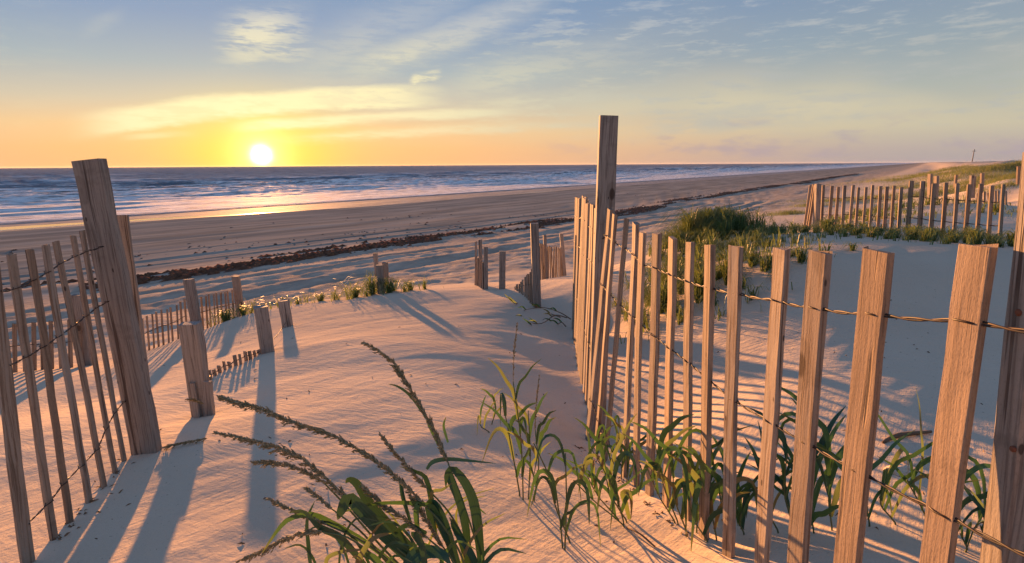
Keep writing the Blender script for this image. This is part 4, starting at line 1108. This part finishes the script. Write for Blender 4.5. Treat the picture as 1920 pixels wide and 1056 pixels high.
# ---- clods and sticks on the shaded sand behind the right fence
M_clod = mat_sand
def clod(label, px0, py0, s, seed, flat=.55):
    rg = random.Random(seed); b = ground_at(px0, py0)
    import bmesh
    bm = bmesh.new(); bmesh.ops.create_icosphere(bm, subdivisions=3, radius=1)
    for v in bm.verts:
        k = 1 + .35 * float(fbm(np.array(v.co.x * 1.7 + seed), np.array(v.co.y * 1.7 + v.co.z), 3))
        v.co = Vector((v.co.x * s * k * 1.3, v.co.y * s * k, max(v.co.z, -.3) * s * flat * k))
    me = bpy.data.meshes.new('sand_clod'); bm.to_mesh(me); bm.free(); me.materials.append(mat_sand)
    o = bpy.data.objects.new('sand_clod', me); COL.objects.link(o); o.location = b; o.rotation_euler.z = rg.uniform(0, 3)
    tag(o, label, 'sand clod'); return o
clod('large lump of crusted sand behind the near laths', 1684, 884, .030, 1)
clod('flat crust of sand beside the larger lump', 1722, 868, .034, 2, .25)
clod('small crumb of sand at right of the larger lump', 1712, 890, .014, 3)
b = ground_at(1655, 832); e = ground_at(1745, 815)
t_ = thing('stick', tuple(b), 'thick sand-crusted stick lying on sand behind the near laths', 'stick')
pts = spline([b + Vector((0, 0, .004)), b.lerp(e, .35) + Vector((0, .012, .010)), e + Vector((0, 0, .008))], 12)
V, Fc = tube_geo(pts, [.004 + .004 * math.sin(k / 12 * 3) for k in range(13)], 7)
mesh_obj('branch', [v - t_.location for v in V], Fc, M_husk, t_, (0, 0, 0), True)

# ---- flecks of dead grass, shell and twig strewn over the dune sand
rs = np.random.RandomState(77)
FV, FF = [], []
spots = [(rs.uniform(150, 1250), rs.uniform(560, 1050)) for _ in range(90)] + [(rs.uniform(1250, 1850), rs.uniform(560, 1000)) for _ in range(70)] + [(232 - 21 * k + rs.uniform(-6, 18), 866 + 24 * k + rs.uniform(-4, 6)) for k in range(7) for _ in range(6)] + [(1095 + 24 * k + rs.uniform(-14, 4), 842 + 20 * k + rs.uniform(-4, 8)) for k in range(9) for _ in range(5)]
for (x, y) in spots:
    p = ground_at(x, y)
    th = rs.uniform(0, 6.28); l = rs.uniform(.004, .022); w = rs.uniform(.0008, .003)
    dv = Vector((math.cos(th), math.sin(th), 0)); sv = Vector((-dv.y, dv.x, 0)) * w
    p.z = hz(p.x, p.y)
    e = p + dv * l; e.z = hz(e.x, e.y) + rs.uniform(0, .006)
    o = len(FV)
    FV += [p - sv + Vector((0, 0, .0005)), p + sv + Vector((0, 0, .0005)), e, p.lerp(e, .4) + Vector((0, 0, w * 1.8 + .001))]
    FF += [(o, o + 2, o + 3), (o + 2, o + 1, o + 3), (o + 1, o, o + 3)]
lit = mesh_obj('beach_litter', FV, FF, M_husk)
tag(lit, 'dark flecks of dead grass and twig strewn over the sand', 'litter', kind='stuff')

# ------------------------------------------------------------------ salt haze over the far beach
mat_haze = bpy.data.materials.new('salt_haze'); mat_haze.use_nodes = True
hn = mat_haze.node_tree; hn.nodes.clear()
ho = hn.nodes.new('ShaderNodeOutputMaterial'); hv = hn.nodes.new('ShaderNodeVolumePrincipled')
hv.inputs['Color'].default_value = (0.86, 0.87, 0.92, 1); hv.inputs['Density'].default_value = 0.00002; hv.inputs['Anisotropy'].default_value = 0.3
hn.links.new(hv.outputs[0], ho.inputs['Volume'])
E_ = 9000.0
hb = mesh_obj('haze', [(x, y, z) for z in (-5.5, 12.5) for y in (-E_, E_) for x in (-E_, E_)], [(0, 2, 3, 1), (4, 5, 7, 6), (0, 1, 5, 4), (2, 6, 7, 3), (0, 4, 6, 2), (1, 3, 7, 5)], mat_haze)
tag(hb, 'thin salt haze over the far beach', 'haze', kind='stuff')
